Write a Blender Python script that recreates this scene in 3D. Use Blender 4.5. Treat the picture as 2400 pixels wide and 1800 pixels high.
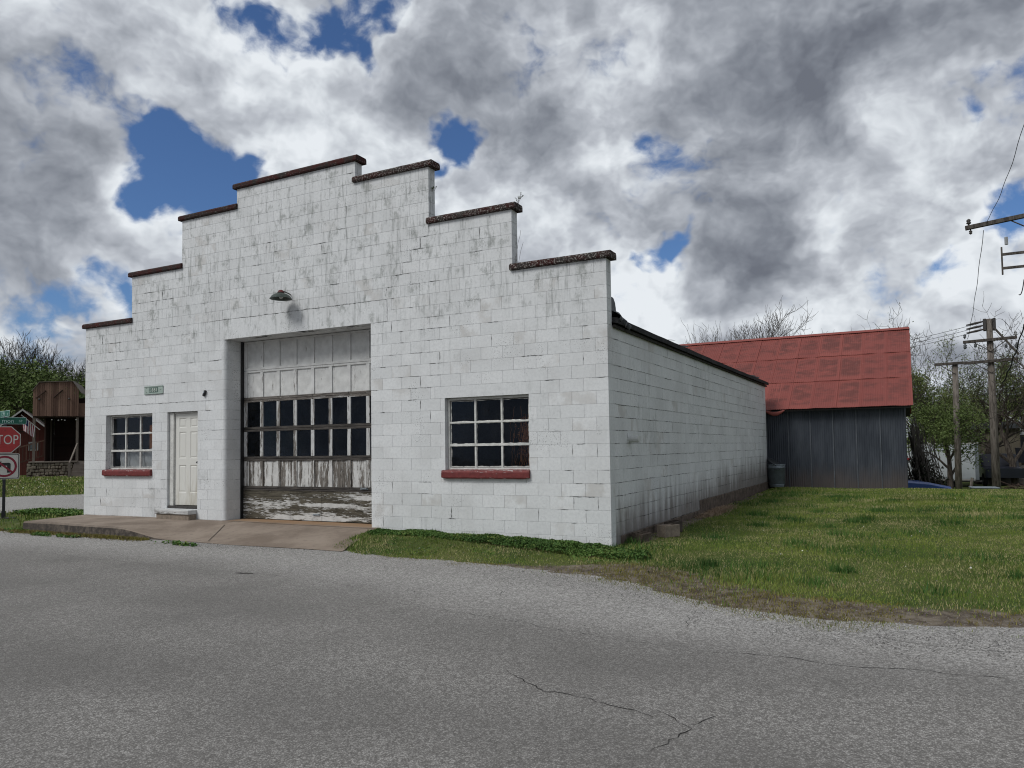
import bpy, math, random
import numpy as np
from mathutils import Vector, Matrix
from mathutils import noise as mnoise

random.seed(7)
for o in list(bpy.data.objects):
    bpy.data.objects.remove(o, do_unlink=True)
SC = bpy.context.scene
COL = SC.collection

# ------------------------------------------------------------------ camera
CAM = np.array([16.7768, -10.8275, 1.371])
YAW, PITCH, ROLL, FPX, PYC = -0.4824, 0.048, -0.0141, 1769.863, 965.409
_f = np.array([math.sin(YAW)*math.cos(PITCH), math.cos(YAW)*math.cos(PITCH), math.sin(PITCH)])
_r0 = np.array([math.cos(YAW), -math.sin(YAW), 0.0])
_u0 = np.cross(_r0, _f)
_r = _r0*math.cos(ROLL) + _u0*math.sin(ROLL)
_u = -_r0*math.sin(ROLL) + _u0*math.cos(ROLL)
cd = bpy.data.cameras.new('camera')
cd.sensor_width = 36.0
cd.lens = FPX/2400*36.0
cd.shift_y = (PYC-900)/2400
cd.clip_start = 0.05
cd.clip_end = 3000
cam = bpy.data.objects.new('camera', cd)
COL.objects.link(cam)
cam.matrix_world = Matrix(((_r[0], _u[0], -_f[0], CAM[0]), (_r[1], _u[1], -_f[1], CAM[1]),
                           (_r[2], _u[2], -_f[2], CAM[2]), (0, 0, 0, 1)))
SC.camera = cam

def ray(px, py):
    return _f + _r*(px-1200)/FPX + _u*(PYC-py)/FPX
def at(px, py, dist):
    d = ray(px, py)
    return CAM + d*dist/math.hypot(d[0], d[1])

# ------------------------------------------------------------------ node helpers
def nd(nt, t, ins=None, **props):
    n = nt.nodes.new('ShaderNode'+t)
    for k, v in props.items():
        setattr(n, k, v)
    for k, v in (ins or {}).items():
        s = n.inputs[k]
        if isinstance(v, bpy.types.NodeSocket):
            nt.links.new(v, s)
        elif v is not None:
            if hasattr(s.default_value, '__len__') and not hasattr(v, '__len__'):
                v = [v]*len(s.default_value)
            if hasattr(s.default_value, '__len__') and len(s.default_value) == 4 and len(v) == 3:
                v = (*v, 1.0)
            s.default_value = v
    return n
def M(nt, op, a, b=None, c=None, clamp=False):
    n = nd(nt, 'Math', {0: a}, operation=op, use_clamp=clamp)
    if b is not None:
        nt.links.new(b, n.inputs[1]) if isinstance(b, bpy.types.NodeSocket) else setattr(n.inputs[1], 'default_value', b)
    if c is not None:
        nt.links.new(c, n.inputs[2]) if isinstance(c, bpy.types.NodeSocket) else setattr(n.inputs[2], 'default_value', c)
    return n.outputs[0]
def VM(nt, op, a, b=None):
    n = nd(nt, 'VectorMath', {0: a}, operation=op)
    if b is not None:
        nt.links.new(b, n.inputs[1]) if isinstance(b, bpy.types.NodeSocket) else setattr(n.inputs[1], 'default_value', b)
    return n.outputs['Value'] if op in ('DISTANCE', 'LENGTH', 'DOT_PRODUCT') else n.outputs[0]
def NZ(nt, vec, scale, detail=4, rough=0.55, dist=0.0, out='Fac'):
    n = nd(nt, 'TexNoise', {'Vector': vec, 'Scale': scale, 'Detail': detail, 'Roughness': rough, 'Distortion': dist})
    return n.outputs[out]
def MR(nt, v, a, b, c=0.0, d=1.0, smooth=True):
    n = nd(nt, 'MapRange', {'Value': v, 'From Min': a, 'From Max': b, 'To Min': c, 'To Max': d},
           interpolation_type='SMOOTHSTEP' if smooth else 'LINEAR')
    return n.outputs['Result']
def MIX(nt, fac, a, b, blend='MIX'):
    return nd(nt, 'MixRGB', {'Fac': fac, 'Color1': a, 'Color2': b}, blend_type=blend).outputs['Color']
def SCL(nt, vec, s):
    return VM(nt, 'MULTIPLY', vec, s)
def POS(nt):
    return nd(nt, 'NewGeometry').outputs['Position']
def RND(nt):
    return M(nt, 'FRACT', M(nt, 'ADD', nd(nt, 'ObjectInfo').outputs['Random'],
                            nd(nt, 'NewGeometry').outputs['Random Per Island']))
def BUMP(nt, h, strength=0.3, dist=0.01):
    return nd(nt, 'Bump', {'Height': h, 'Strength': strength, 'Distance': dist}).outputs[0]

MATS = {}
def new_mat(name, rough=0.8, spec=0.3, color=(0.5, 0.5, 0.5), metallic=0.0):
    m = bpy.data.materials.new(name)
    m.use_nodes = True
    nt = m.node_tree
    b = nt.nodes['Principled BSDF']
    b.inputs['Roughness'].default_value = rough
    b.inputs['Specular IOR Level'].default_value = spec
    b.inputs['Metallic'].default_value = metallic
    b.inputs['Base Color'].default_value = (*color, 1)
    MATS[name] = m
    return m, nt, b
def setc(nt, b, col=None, normal=None, rough=None):
    if col is not None:
        nt.links.new(col, b.inputs['Base Color'])
    if normal is not None:
        nt.links.new(normal, b.inputs['Normal'])
    if rough is not None:
        nt.links.new(rough, b.inputs['Roughness'])
def simple(name, color, rough=0.7, spec=0.3, var=0.25, scale=6.0, metallic=0.0, bump=0.0):
    """one colour broken up by two scales of noise"""
    m, nt, b = new_mat(name, rough, spec, color, metallic)
    p = nd(nt, 'TexCoord').outputs['Object']
    n1 = NZ(nt, p, scale, 6, 0.6)
    n2 = NZ(nt, p, scale*7, 3, 0.6)
    f = M(nt, 'ADD', M(nt, 'MULTIPLY', n1, 0.65), M(nt, 'MULTIPLY', n2, 0.35))
    lo = tuple(c*(1-var) for c in color)
    hi = tuple(min(1, c*(1+var)) for c in color)
    setc(nt, b, MIX(nt, MR(nt, f, 0.3, 0.7), lo, hi), BUMP(nt, n2, bump, 0.01) if bump else None)
    return m

# ------------------------------------------------------------------ sky and sun
SUN_EL, SUN_AZ = math.radians(48), math.radians(205)      # azimuth clockwise from +Y (north)
w = bpy.data.worlds.new('World')
SC.world = w
w.use_nodes = True
w.cycles.sampling_method = 'MANUAL'
w.cycles.sample_map_resolution = 256
nt = w.node_tree
nt.nodes.clear()
out = nt.nodes.new('ShaderNodeOutputWorld')
sky = nt.nodes.new('ShaderNodeTexSky')
sky.sky_type = 'NISHITA'
sky.sun_disc = False
sky.sun_elevation = SUN_EL
sky.sun_rotation = SUN_AZ
sky.air_density = 1.0
sky.dust_density = 0.3
sky.ozone_density = 3.0
V = nd(nt, 'TexCoord').outputs['Generated']
sep = nd(nt, 'SeparateXYZ', {0: V})
# ragged direction for the placed breaks and banks of cloud
jit = VM(nt, 'SUBTRACT', NZ(nt, V, 7.0, 4, 0.6, out='Color'), (0.5, 0.5, 0.5))
VJ = VM(nt, 'ADD', V, SCL(nt, jit, (0.20, 0.20, 0.20)))
def dirn(px, py):
    d = ray(px, py)
    return tuple(d/np.linalg.norm(d))
def blob(px, py, rpx, amp, soft=0.0):
    d = VM(nt, 'DISTANCE', VJ, dirn(px, py))
    r = rpx/1800.0
    return MR(nt, d, r*1.7, r*0.1, 0.0, amp)
def total(lst):
    acc = None
    for s in lst:
        acc = s if acc is None else M(nt, 'ADD', acc, s)
    return acc
HOLES = [(480, 440, 115, .60), (335, 380, 80, .52), (610, 430, 80, .42), (400, 330, 55, .14), (455, 260, 50, .22), (500, 180, 55, .36), (580, 110, 80, .50),
         (690, 100, 65, .44), (810, 60, 80, .62), (850, 160, 55, .34), (1040, 310, 52, .58), (1010, 390, 42, .42),
         (1520, 320, 45, .24), (1400, 350, 40, .18), (1560, 605, 42, .46), (1490, 630, 34, .36), (2270, 235, 45, .44), (2395, 175, 70, .44),
         (2375, 500, 95, .60), (2310, 560, 45, .26), (2215, 650, 45, .24), (330, 690, 70, .46), (180, 720, 55, .34), (60, 800, 90, .2)]
BRIGHT = [(700, 230, 140, .34), (640, 300, 110, .26), (860, 340, 120, .26), (340, 500, 110, .32), (170, 560, 100, .14), (400, 430, 40, .2),
          (1150, 420, 130, .26), (1090, 500, 100, .22), (1490, 375, 75, .36), (1950, 500, 80, .36), (2130, 570, 120, .28), (1320, 480, 120, .1),
          (1460, 720, 120, .30), (1620, 700, 80, .26), (2340, 590, 90, .34), (2120, 290, 100, .28), (2230, 430, 120, .14), (1830, 320, 60, .16),
          (1800, 30, 110, .16), (1460, 60, 140, .20), (560, 60, 80, .16), (330, 130, 120, .22), (970, 60, 120, .22), (280, 650, 60, .26), (1900, 690, 90, .2),
          (1750, 740, 130, .16), (2020, 740, 110, .16), (2260, 700, 110, .18), (1380, 620, 90, .14), (60, 720, 110, .14), (1560, 760, 120, .14)]
DARK = [(1010, 160, 150, .22), (1170, 240, 140, .26), (1250, 330, 90, .18), (120, 390, 190, .28), (320, 330, 70, .16), (60, 650, 130, .16),
        (1660, 320, 150, .17), (1850, 180, 180, .13), (2000, 80, 160, .15), (1560, 450, 110, .20), (1720, 630, 130, .30), (1610, 655, 70, .22), (1830, 590, 80, .24),
        (1890, 650, 90, .20), (2060, 640, 110, .24), (2000, 420, 120, .14), (2150, 700, 60, .16), (340, 590, 90, .12), (1340, 200, 100, .14), (1420, 560, 90, .16)]
hole = total([blob(*h) for h in HOLES])
brt = total([blob(*h) for h in BRIGHT])
drk = total([blob(*h) for h in DARK])
Q = VM(nt, 'ADD', SCL(nt, V, (1.0, 1.0, 1.35)), SCL(nt, jit, (0.07, 0.07, 0.07)))
nBig = NZ(nt, VM(nt, 'ADD', Q, (2.7, 1.3, 0.4)), 2.6, 3, 0.5)
nMid = NZ(nt, Q, 5.2, 8, 0.60)
nMid2 = NZ(nt, VM(nt, 'ADD', Q, (0.008, 0.003, 0.028)), 5.2, 5, 0.60)
nMid3 = NZ(nt, Q, 5.2, 5, 0.60)
vb = nd(nt, 'TexVoronoi', {'Vector': VM(nt, 'ADD', Q, SCL(nt, jit, (0.10, 0.10, 0.10))), 'Scale': 8.0, 'Detail': 2.0, 'Roughness': 0.55, 'Lacunarity': 2.3}, normalize=True)
puff = M(nt, 'SUBTRACT', 0.36, vb.outputs['Distance'])
dens = M(nt, 'ADD', M(nt, 'MULTIPLY', nMid, 1.8), M(nt, 'MULTIPLY', nBig, 0.40))
dens = M(nt, 'ADD', dens, M(nt, 'MULTIPLY', puff, 0.30))
dens = M(nt, 'SUBTRACT', M(nt, 'SUBTRACT', dens, 0.59), M(nt, 'MULTIPLY', hole, 0.80))
alpha = MR(nt, dens, 0.10, 0.36)
thick = MR(nt, dens, 0.24, 0.80)
relief = M(nt, 'MULTIPLY', M(nt, 'SUBTRACT', nMid3, nMid2), 2.6)
drk = M(nt, 'MULTIPLY', drk, M(nt, 'ADD', 0.25, M(nt, 'MULTIPLY', nMid3, 1.5)))
brt = M(nt, 'MULTIPLY', brt, M(nt, 'ADD', 1.75, M(nt, 'MULTIPLY', nMid3, -1.5)))
lum = M(nt, 'ADD', 0.82, M(nt, 'MULTIPLY', thick, -0.30))
lum = M(nt, 'ADD', lum, relief)
lum = M(nt, 'ADD', lum, M(nt, 'MULTIPLY', M(nt, 'SUBTRACT', nBig, 0.5), -0.35))
lum = M(nt, 'ADD', lum, M(nt, 'MULTIPLY', M(nt, 'SUBTRACT', nMid, 0.5), 0.15))
lum = M(nt, 'ADD', lum, M(nt, 'MULTIPLY', puff, 0.62))
lum = M(nt, 'ADD', lum, brt)
lum = M(nt, 'SUBTRACT', lum, drk)
lum = M(nt, 'ADD', M(nt, 'MULTIPLY', M(nt, 'SUBTRACT', lum, 0.60), 1.12), 0.53)
lum = nd(nt, 'Clamp', {'Value': lum, 'Min': 0.0, 'Max': 1.15}).outputs[0]
cr = nd(nt, 'ValToRGB', {0: M(nt, 'DIVIDE', lum, 1.15)})
el = cr.color_ramp.elements
el[0].position = 0.0; el[0].color = (0.15, 0.165, 0.20, 1)
el[1].position = 1.0; el[1].color = (0.80, 0.84, 0.88, 1)
for ps, c in ((0.22, (0.215, 0.235, 0.275)), (0.45, (0.325, 0.35, 0.395)), (0.68, (0.49, 0.52, 0.57)), (0.85, (0.66, 0.70, 0.745))):
    e = el.new(ps); e.color = (*c, 1)
CLOUDGAIN = 1.0
blue = MIX(nt, 1.0, sky.outputs[0], (0.052, 0.066, 0.086), 'MULTIPLY')
skycol = MIX(nt, alpha, blue, MIX(nt, 1.0, cr.outputs[0], (CLOUDGAIN,)*3, 'MULTIPLY'))
bg = nd(nt, 'Background', {'Color': skycol, 'Strength': 1.0})
nt.links.new(bg.outputs[0], out.inputs[0])

sd = bpy.data.lights.new('sun', 'SUN')
sd.energy = 2.0
sd.angle = math.radians(24)
sd.color = (1.0, 0.985, 0.96)
sun = bpy.data.objects.new('sun', sd)
COL.objects.link(sun)
sdir = Vector((math.sin(SUN_AZ)*math.cos(SUN_EL), math.cos(SUN_AZ)*math.cos(SUN_EL), math.sin(SUN_EL)))
sun.rotation_euler = (-sdir).to_track_quat('-Z', 'Y').to_euler()
sun.location = (0, -20, 30)
SC.view_settings.view_transform = 'Standard'
SC.view_settings.look = 'None'
SC.view_settings.exposure = 0.0
SC.view_settings.gamma = 1.0
SC.view_settings.use_curve_mapping = False
SC.render.engine = 'CYCLES'
SC.cycles.max_bounces = 5
SC.cycles.use_adaptive_sampling = True
SC.cycles.adaptive_threshold = 0.02
SC.cycles.filter_width = 1.1
SC.cycles.diffuse_bounces = 2
SC.cycles.glossy_bounces = 2
SC.cycles.transmission_bounces = 3
SC.cycles.transparent_max_bounces = 8

# ------------------------------------------------------------------ mesh helpers
class MB:
    def __init__(s):
        s.v = []; s.f = []; s.m = []
    def add(s, vs, fs, mi=0):
        n = len(s.v)
        s.v.extend([tuple(map(float, p)) for p in vs])
        s.f.extend([tuple(i+n for i in f) for f in fs])
        s.m.extend([mi]*len(fs))
        return s
    def box(s, x0, x1, y0, y1, z0, z1, ch=0.0, mi=0, mat=None):
        if ch <= 0:
            vs = [(x, y, z) for z in (z0, z1) for y in (y0, y1) for x in (x0, x1)]
            fs = [(0, 2, 3, 1), (4, 5, 7, 6), (0, 1, 5, 4), (2, 6, 7, 3), (0, 4, 6, 2), (1, 3, 7, 5)]
        else:
            vs = []; idx = {}
            lo = (x0, y0, z0); hi = (x1, y1, z1)
            for cz in (0, 1):
                for cy in (0, 1):
                    for cx in (0, 1):
                        c = (cx, cy, cz)
                        for ax in range(3):
                            p = []
                            for a in range(3):
                                e = hi[a] if c[a] else lo[a]
                                if a != ax:
                                    e += -ch if c[a] else ch
                                p.append(e)
                            idx[(c, ax)] = len(vs); vs.append(p)
            fs = []
            def outw(f):
                a, b, c = (Vector(vs[i]) for i in f[:3])
                nrm = (b-a).cross(c-a)
                cen = sum((Vector(vs[i]) for i in f), Vector())/len(f)
                mid = Vector(((x0+x1)/2, (y0+y1)/2, (z0+z1)/2))
                return f if nrm.dot(cen-mid) > 0 else f[::-1]
            for ax in range(3):
                o = [a for a in range(3) if a != ax]
                for sd_ in (0, 1):
                    q = []
                    for a, b in ((0, 0), (1, 0), (1, 1), (0, 1)):
                        c = [0, 0, 0]; c[ax] = sd_; c[o[0]] = a; c[o[1]] = b
                        q.append(idx[(tuple(c), ax)])
                    fs.append(outw(tuple(q)))
                for a in (0, 1):
                    for b in (0, 1):
                        c0 = [0, 0, 0]; c0[o[0]] = a; c0[o[1]] = b
                        c1 = list(c0); c1[ax] = 1
                        c0 = tuple(c0); c1 = tuple(c1)
                        fs.append(outw((idx[(c0, o[0])], idx[(c1, o[0])], idx[(c1, o[1])], idx[(c0, o[1])])))
            for c in [(a, b, d) for a in (0, 1) for b in (0, 1) for d in (0, 1)]:
                fs.append(outw(tuple(idx[(c, ax)] for ax in range(3))))
        if mat is not None:
            vs = [mat @ Vector(p) for p in vs]
        return s.add(vs, fs, mi)
    def tube(s, pts, rad, n=6, mi=0, cap=True):
        pts = [Vector(p) for p in pts]
        if not hasattr(rad, '__len__'):
            rad = [rad]*len(pts)
        rings = []
        ref = None
        for i, p in enumerate(pts):
            t = (pts[min(i+1, len(pts)-1)] - pts[max(i-1, 0)])
            t = t.normalized() if t.length > 1e-9 else Vector((0, 0, 1))
            if ref is None:
                ref = t.orthogonal().normalized()
            ref = (ref - t*ref.dot(t))
            ref = ref.normalized() if ref.length > 1e-6 else t.orthogonal().normalized()
            b = t.cross(ref)
            rings.append([p + (ref*math.cos(2*math.pi*k/n) + b*math.sin(2*math.pi*k/n))*rad[i] for k in range(n)])
        vs = [q for r in rings for q in r]
        fs = []
        for i in range(len(rings)-1):
            for k in range(n):
                fs.append((i*n+k, i*n+(k+1) % n, (i+1)*n+(k+1) % n, (i+1)*n+k))
        if cap:
            fs.append(tuple(range(n))[::-1]); fs.append(tuple((len(rings)-1)*n+k for k in range(n)))
        return s.add(vs, fs, mi)
    def lathe(s, prof, n=24, c=(0, 0, 0), mi=0):
        vs = []; fs = []
        for r_, z_ in prof:
            for k in range(n):
                a = 2*math.pi*k/n
                vs.append((c[0]+r_*math.cos(a), c[1]+r_*math.sin(a), c[2]+z_))
        for i in range(len(prof)-1):
            for k in range(n):
                fs.append((i*n+k, i*n+(k+1) % n, (i+1)*n+(k+1) % n, (i+1)*n+k))
        return s.add(vs, fs, mi)
    def prism(s, poly, a0, a1, axis='z', mi=0):
        """poly in the two other axes, extruded along axis"""
        n = len(poly)
        def P3(p, a):
            return {'z': (p[0], p[1], a), 'y': (p[0], a, p[1]), 'x': (a, p[0], p[1])}[axis]
        vs = [P3(p, a0) for p in poly] + [P3(p, a1) for p in poly]
        fs = [tuple(range(n))[::-1], tuple(range(n, 2*n))]
        for k in range(n):
            fs.append((k, (k+1) % n, n+(k+1) % n, n+k))
        return s.add(vs, fs, mi)
    def build(s, name, mat, parent=None, smooth=False, loc=None):
        me = bpy.data.meshes.new(name)
        me.from_pydata(s.v, [], s.f)
        mats = mat if isinstance(mat, (list, tuple)) else [mat]
        for m in mats:
            me.materials.append(MATS[m])
        if len(mats) > 1:
            me.polygons.foreach_set('material_index', s.m)
        if smooth:
            me.polygons.foreach_set('use_smooth', [True]*len(me.polygons))
        me.update()
        return link(name, me, parent, loc)
def link(name, me, parent=None, loc=None):
    o = bpy.data.objects.new(name, me)
    COL.objects.link(o)
    if parent is not None:
        o.parent = parent
    if loc is not None:
        o.location = loc
    return o
def empty(name, loc, label=None, cat=None, group=None, rz=0.0):
    o = bpy.data.objects.new(name, None)
    o.empty_display_size = 0.2
    COL.objects.link(o)
    o.location = loc
    o.rotation_euler = (0, 0, rz)
    if label:
        tag(o, label, cat, group)
    return o
def tag(o, label=None, cat=None, group=None, kind=None):
    if label: o['label'] = label
    if cat: o['category'] = cat
    if group: o['group'] = group
    if kind: o['kind'] = kind
    return o
def copy_tree(o, parent=None):
    c = o.copy()
    COL.objects.link(c)
    c.parent = parent
    for ch in o.children:
        copy_tree(ch, c)
    return c
def fast_mesh(name, verts, faces_n, mat, parent=None, loc=None):
    """verts (N,3); every face has faces_n consecutive verts"""
    me = bpy.data.meshes.new(name)
    nv = len(verts); nf = nv//faces_n
    me.vertices.add(nv)
    me.vertices.foreach_set('co', np.asarray(verts, dtype=np.float32).ravel())
    me.loops.add(nv)
    me.loops.foreach_set('vertex_index', np.arange(nv, dtype=np.int32))
    me.polygons.add(nf)
    me.polygons.foreach_set('loop_start', np.arange(0, nv, faces_n, dtype=np.int32))
    me.polygons.foreach_set('loop_total', np.full(nf, faces_n, dtype=np.int32))
    me.materials.append(MATS[mat])
    me.update(calc_edges=True)
    return link(name, me, parent, loc)
def text_mesh(body, size, font_scale=(1, 1), extr=0.0008):
    cu = bpy.data.curves.new('lettering', 'FONT')
    cu.body = body
    cu.size = size
    cu.extrude = extr
    cu.align_x = 'CENTER'; cu.align_y = 'CENTER'
    o = bpy.data.objects.new('lettering', cu)
    COL.objects.link(o)
    dg = bpy.context.evaluated_depsgraph_get()
    me = bpy.data.meshes.new_from_object(o.evaluated_get(dg))
    bpy.data.objects.remove(o, do_unlink=True)
    return me

# ------------------------------------------------------------------ dimensions
c = 0.2032
W = 12.77
BL = W/31.5
S1, S2, S3 = 4*BL, 8*BL, 12*BL
LEN = 14.32
# ------------------------------------------------------------------ materials
def paint_layers(nt, side):
    p = POS(nt)
    sepz = nd(nt, 'SeparateXYZ', {0: p}).outputs[2]
    rnd = RND(nt)
    base = MIX(nt, rnd, (0.65, 0.665, 0.665), (0.725, 0.738, 0.738))
    base = MIX(nt, MR(nt, NZ(nt, p, 1.3, 4), 0.45, 0.7, 0, 0.6), base, (0.565, 0.57, 0.565))
    # a few single blocks where the old paint shows through
    base = MIX(nt, M(nt, 'MULTIPLY', MR(nt, rnd, 0.90, 0.96), MR(nt, NZ(nt, p, 3.0, 4), 0.42, 0.62, 0, 0.6)), base, (0.47, 0.45, 0.42))
    fine = NZ(nt, p, 22, 4, 0.65)
    base = MIX(nt, MR(nt, fine, 0.35, 0.75, 0, 0.42), base, (0.48, 0.495, 0.50))
    # run-off streaks
    st = NZ(nt, SCL(nt, p, (11, 11, 0.9)), 1.0, 4, 0.6)
    st2 = NZ(nt, SCL(nt, p, (30, 30, 4.0)), 1.0, 3, 0.65)
    reg = NZ(nt, p, 0.6, 3)
    if side:
        reg = M(nt, 'ADD', M(nt, 'MULTIPLY', reg, 0.72), 0.04)
    else:
        reg = M(nt, 'ADD', M(nt, 'MULTIPLY', reg, 0.75), MR(nt, sepz, 2.6, 5.2, 0.02, 0.40))
    sm = M(nt, 'MULTIPLY', MR(nt, M(nt, 'ADD', M(nt, 'MULTIPLY', st, 0.6), M(nt, 'MULTIPLY', st2, 0.4)), 0.50, 0.68), MR(nt, reg, 0.34, 0.66))
    base = MIX(nt, M(nt, 'MULTIPLY', sm, 0.60), base, (0.20, 0.215, 0.205))
    blot = M(nt, 'ADD', M(nt, 'MULTIPLY', NZ(nt, SCL(nt, p, (3.6, 3.6, 2.8)), 1.0, 7, 0.74), 0.85), M(nt, 'MULTIPLY', st2, 0.15))
    base = MIX(nt, M(nt, 'MULTIPLY', MR(nt, blot, 0.50, 0.64), MR(nt, reg, 0.34, 0.64, 0, 0.74)), base, (0.26, 0.275, 0.26))
    # pits where paint has popped off
    sp = NZ(nt, p, 48, 3, 0.6)
    spm = M(nt, 'MULTIPLY', MR(nt, sp, 0.585, 0.645), MR(nt, NZ(nt, VM(nt, 'ADD', p, (5, 3, 9)), 1.3, 5, 0.65), 0.52, 0.64))
    base = MIX(nt, M(nt, 'MULTIPLY', spm, 0.85), base, (0.15, 0.15, 0.145))
    big = NZ(nt, VM(nt, 'ADD', p, (1, 8, 2)), 14, 3, 0.7)
    bigm = M(nt, 'MULTIPLY', MR(nt, big, 0.68, 0.73), MR(nt, NZ(nt, p, 0.9, 3), 0.5, 0.65))
    base = MIX(nt, M(nt, 'MULTIPLY', bigm, 0.7), base, (0.2, 0.2, 0.19))
    if side:
        # mud and mould splashed up from the wet ground, thrown highest along the last metres
        sx = nd(nt, 'SeparateXYZ', {0: p})
        hgt = M(nt, 'SUBTRACT', sx.outputs[2], MR(nt, sx.outputs[1], 0.0, 14.0, -0.14, 0.34))
        edge = M(nt, 'ADD', hgt, M(nt, 'MULTIPLY', M(nt, 'SUBTRACT', NZ(nt, SCL(nt, p, (5, 5, 0.7)), 1.0, 6, 0.62), 0.5), 1.3))
        f1 = MR(nt, edge, 0.85, 0.05, 0.0, 0.85)
        base = MIX(nt, f1, base, MIX(nt, NZ(nt, p, 9, 5), (0.055, 0.047, 0.042), (0.21, 0.18, 0.155)))
        drip = MR(nt, NZ(nt, SCL(nt, p, (4, 4, 0.5)), 1.0, 5, 0.6), 0.5, 0.75, 0, 0.22)
        base = MIX(nt, drip, base, (0.40, 0.42, 0.42))
    return p, base, fine
def paint_mat(name, side=False):
    m, nt, b = new_mat(name, 0.82, 0.25)
    p, base, fine = paint_layers(nt, side)
    h = M(nt, 'ADD', M(nt, 'MULTIPLY', NZ(nt, p, 130, 3), 0.5), fine)
    setc(nt, b, base, BUMP(nt, h, 0.35, 0.006))
def mortar_mat(name, side=False, amount=0.56):
    m, nt, b = new_mat(name, 0.9, 0.15)
    p, base, fine = paint_layers(nt, side)
    q = NZ(nt, p, 1.7, 5, 0.65)
    mask = MR(nt, M(nt, 'ADD', M(nt, 'MULTIPLY', q, 0.75), M(nt, 'MULTIPLY', NZ(nt, p, 11, 3), 0.25)), amount-0.05, amount+0.02)
    setc(nt, b, MIX(nt, mask, MIX(nt, 0.14, base, (0.3, 0.3, 0.3)), (0.03, 0.03, 0.03)))
paint_mat('paint_front'); paint_mat('paint_side', True)
mortar_mat('mortar_front', False, 0.555); mortar_mat('mortar_side', True, 0.54)

def coping_mat(name, red, white):
    m, nt, b = new_mat(name, 0.85, 0.2)
    p = POS(nt)
    n1 = NZ(nt, p, 5, 6, 0.65)
    base = MIX(nt, MR(nt, n1, 0.35, 0.65), (0.035, 0.030, 0.027), (red, red*0.22, red*0.19))
    n2 = NZ(nt, p, 36, 5, 0.7)
    base = MIX(nt, MR(nt, n2, 0.62-white*0.12, 0.72-white*0.12, 0, 0.8), base, (0.42, 0.40, 0.37))
    n3 = NZ(nt, p, 60, 4, 0.7)
    base = MIX(nt, MR(nt, n3, 0.55, 0.65, 0, 0.7), base, (0.022, 0.02, 0.018))
    setc(nt, b, base, BUMP(nt, n2, 0.7, 0.02))
coping_mat('coping_red', 0.058, 0.30); coping_mat('coping_worn', 0.042, 0.85); coping_mat('coping_dark', 0.042, 0.35)

m, nt, b = new_mat('sill_red', 0.6, 0.35)
p = POS(nt)
n1 = NZ(nt, p, 14, 6, 0.65)
base = MIX(nt, MR(nt, n1, 0.3, 0.7), (0.115, 0.022, 0.022), (0.19, 0.036, 0.034))
nrmz = nd(nt, 'SeparateXYZ', {0: nd(nt, 'NewGeometry').outputs['Normal']}).outputs[2]
chip = MR(nt, M(nt, 'ADD', NZ(nt, SCL(nt, p, (8, 30, 40)), 1.0, 5, 0.7), M(nt, 'MULTIPLY', M(nt, 'ABSOLUTE', nrmz), 0.12)), 0.66, 0.70)
setc(nt, b, MIX(nt, chip, base, (0.52, 0.50, 0.48)), BUMP(nt, n1, 0.4, 0.01))

def flaking(name, lo, hi, horiz=False, wood_a=(0.035, 0.030, 0.026), wood_b=(0.17, 0.15, 0.13), paint=(0.56, 0.565, 0.555)):
    """white paint flaking off wood; the bare share grows towards lo..hi threshold"""
    m, nt, b = new_mat(name, 0.85, 0.2)
    p = POS(nt)
    g = (2.0, 8.0, 22.0) if horiz else (30.0, 30.0, 2.4)
    grain = NZ(nt, SCL(nt, p, g), 1.0, 8, 0.65, 1.2)
    grain2 = NZ(nt, SCL(nt, p, tuple(x*3.2 for x in g)), 1.0, 5, 0.65)
    wood = MIX(nt, MR(nt, M(nt, 'ADD', M(nt, 'MULTIPLY', grain, 0.6), M(nt, 'MULTIPLY', grain2, 0.4)), 0.34, 0.66), wood_a, wood_b)
    pn = M(nt, 'ADD', M(nt, 'MULTIPLY', grain2, 0.42), M(nt, 'MULTIPLY', NZ(nt, SCL(nt, p, tuple(x*0.35 for x in g)), 1.0, 6, 0.6), 0.58))
    rnd = nd(nt, 'ObjectInfo').outputs['Random']
    thr = M(nt, 'ADD', pn, M(nt, 'MULTIPLY', M(nt, 'SUBTRACT', rnd, 0.5), 0.05))
    mask = MR(nt, thr, lo, hi)
    pc = MIX(nt, MR(nt, NZ(nt, p, 6, 5), 0.3, 0.7), paint, tuple(x*0.8 for x in paint))
    setc(nt, b, MIX(nt, mask, pc, wood), BUMP(nt, M(nt, 'SUBTRACT', M(nt, 'MULTIPLY', grain2, 0.4), mask), 0.5, 0.006))
flaking('door_paint_top', 0.63, 0.66, paint=(0.64, 0.645, 0.63))
flaking('door_paint_second', 0.60, 0.625, paint=(0.64, 0.645, 0.63))
flaking('door_paint_low', 0.485, 0.51, paint=(0.62, 0.62, 0.60), wood_b=(0.23, 0.21, 0.185))
flaking('door_plywood', 0.468, 0.488, True, paint=(0.6, 0.6, 0.58), wood_a=(0.03, 0.027, 0.02), wood_b=(0.125, 0.112, 0.085))
flaking('door_stile', 0.515, 0.545, wood_b=(0.24, 0.22, 0.195))
flaking('door_rail_dark', 0.30, 0.33, True, wood_a=(0.025, 0.023, 0.022), wood_b=(0.10, 0.09, 0.08))
flaking('door_rail_mid', 0.46, 0.49, True, wood_b=(0.22, 0.2, 0.18))

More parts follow.
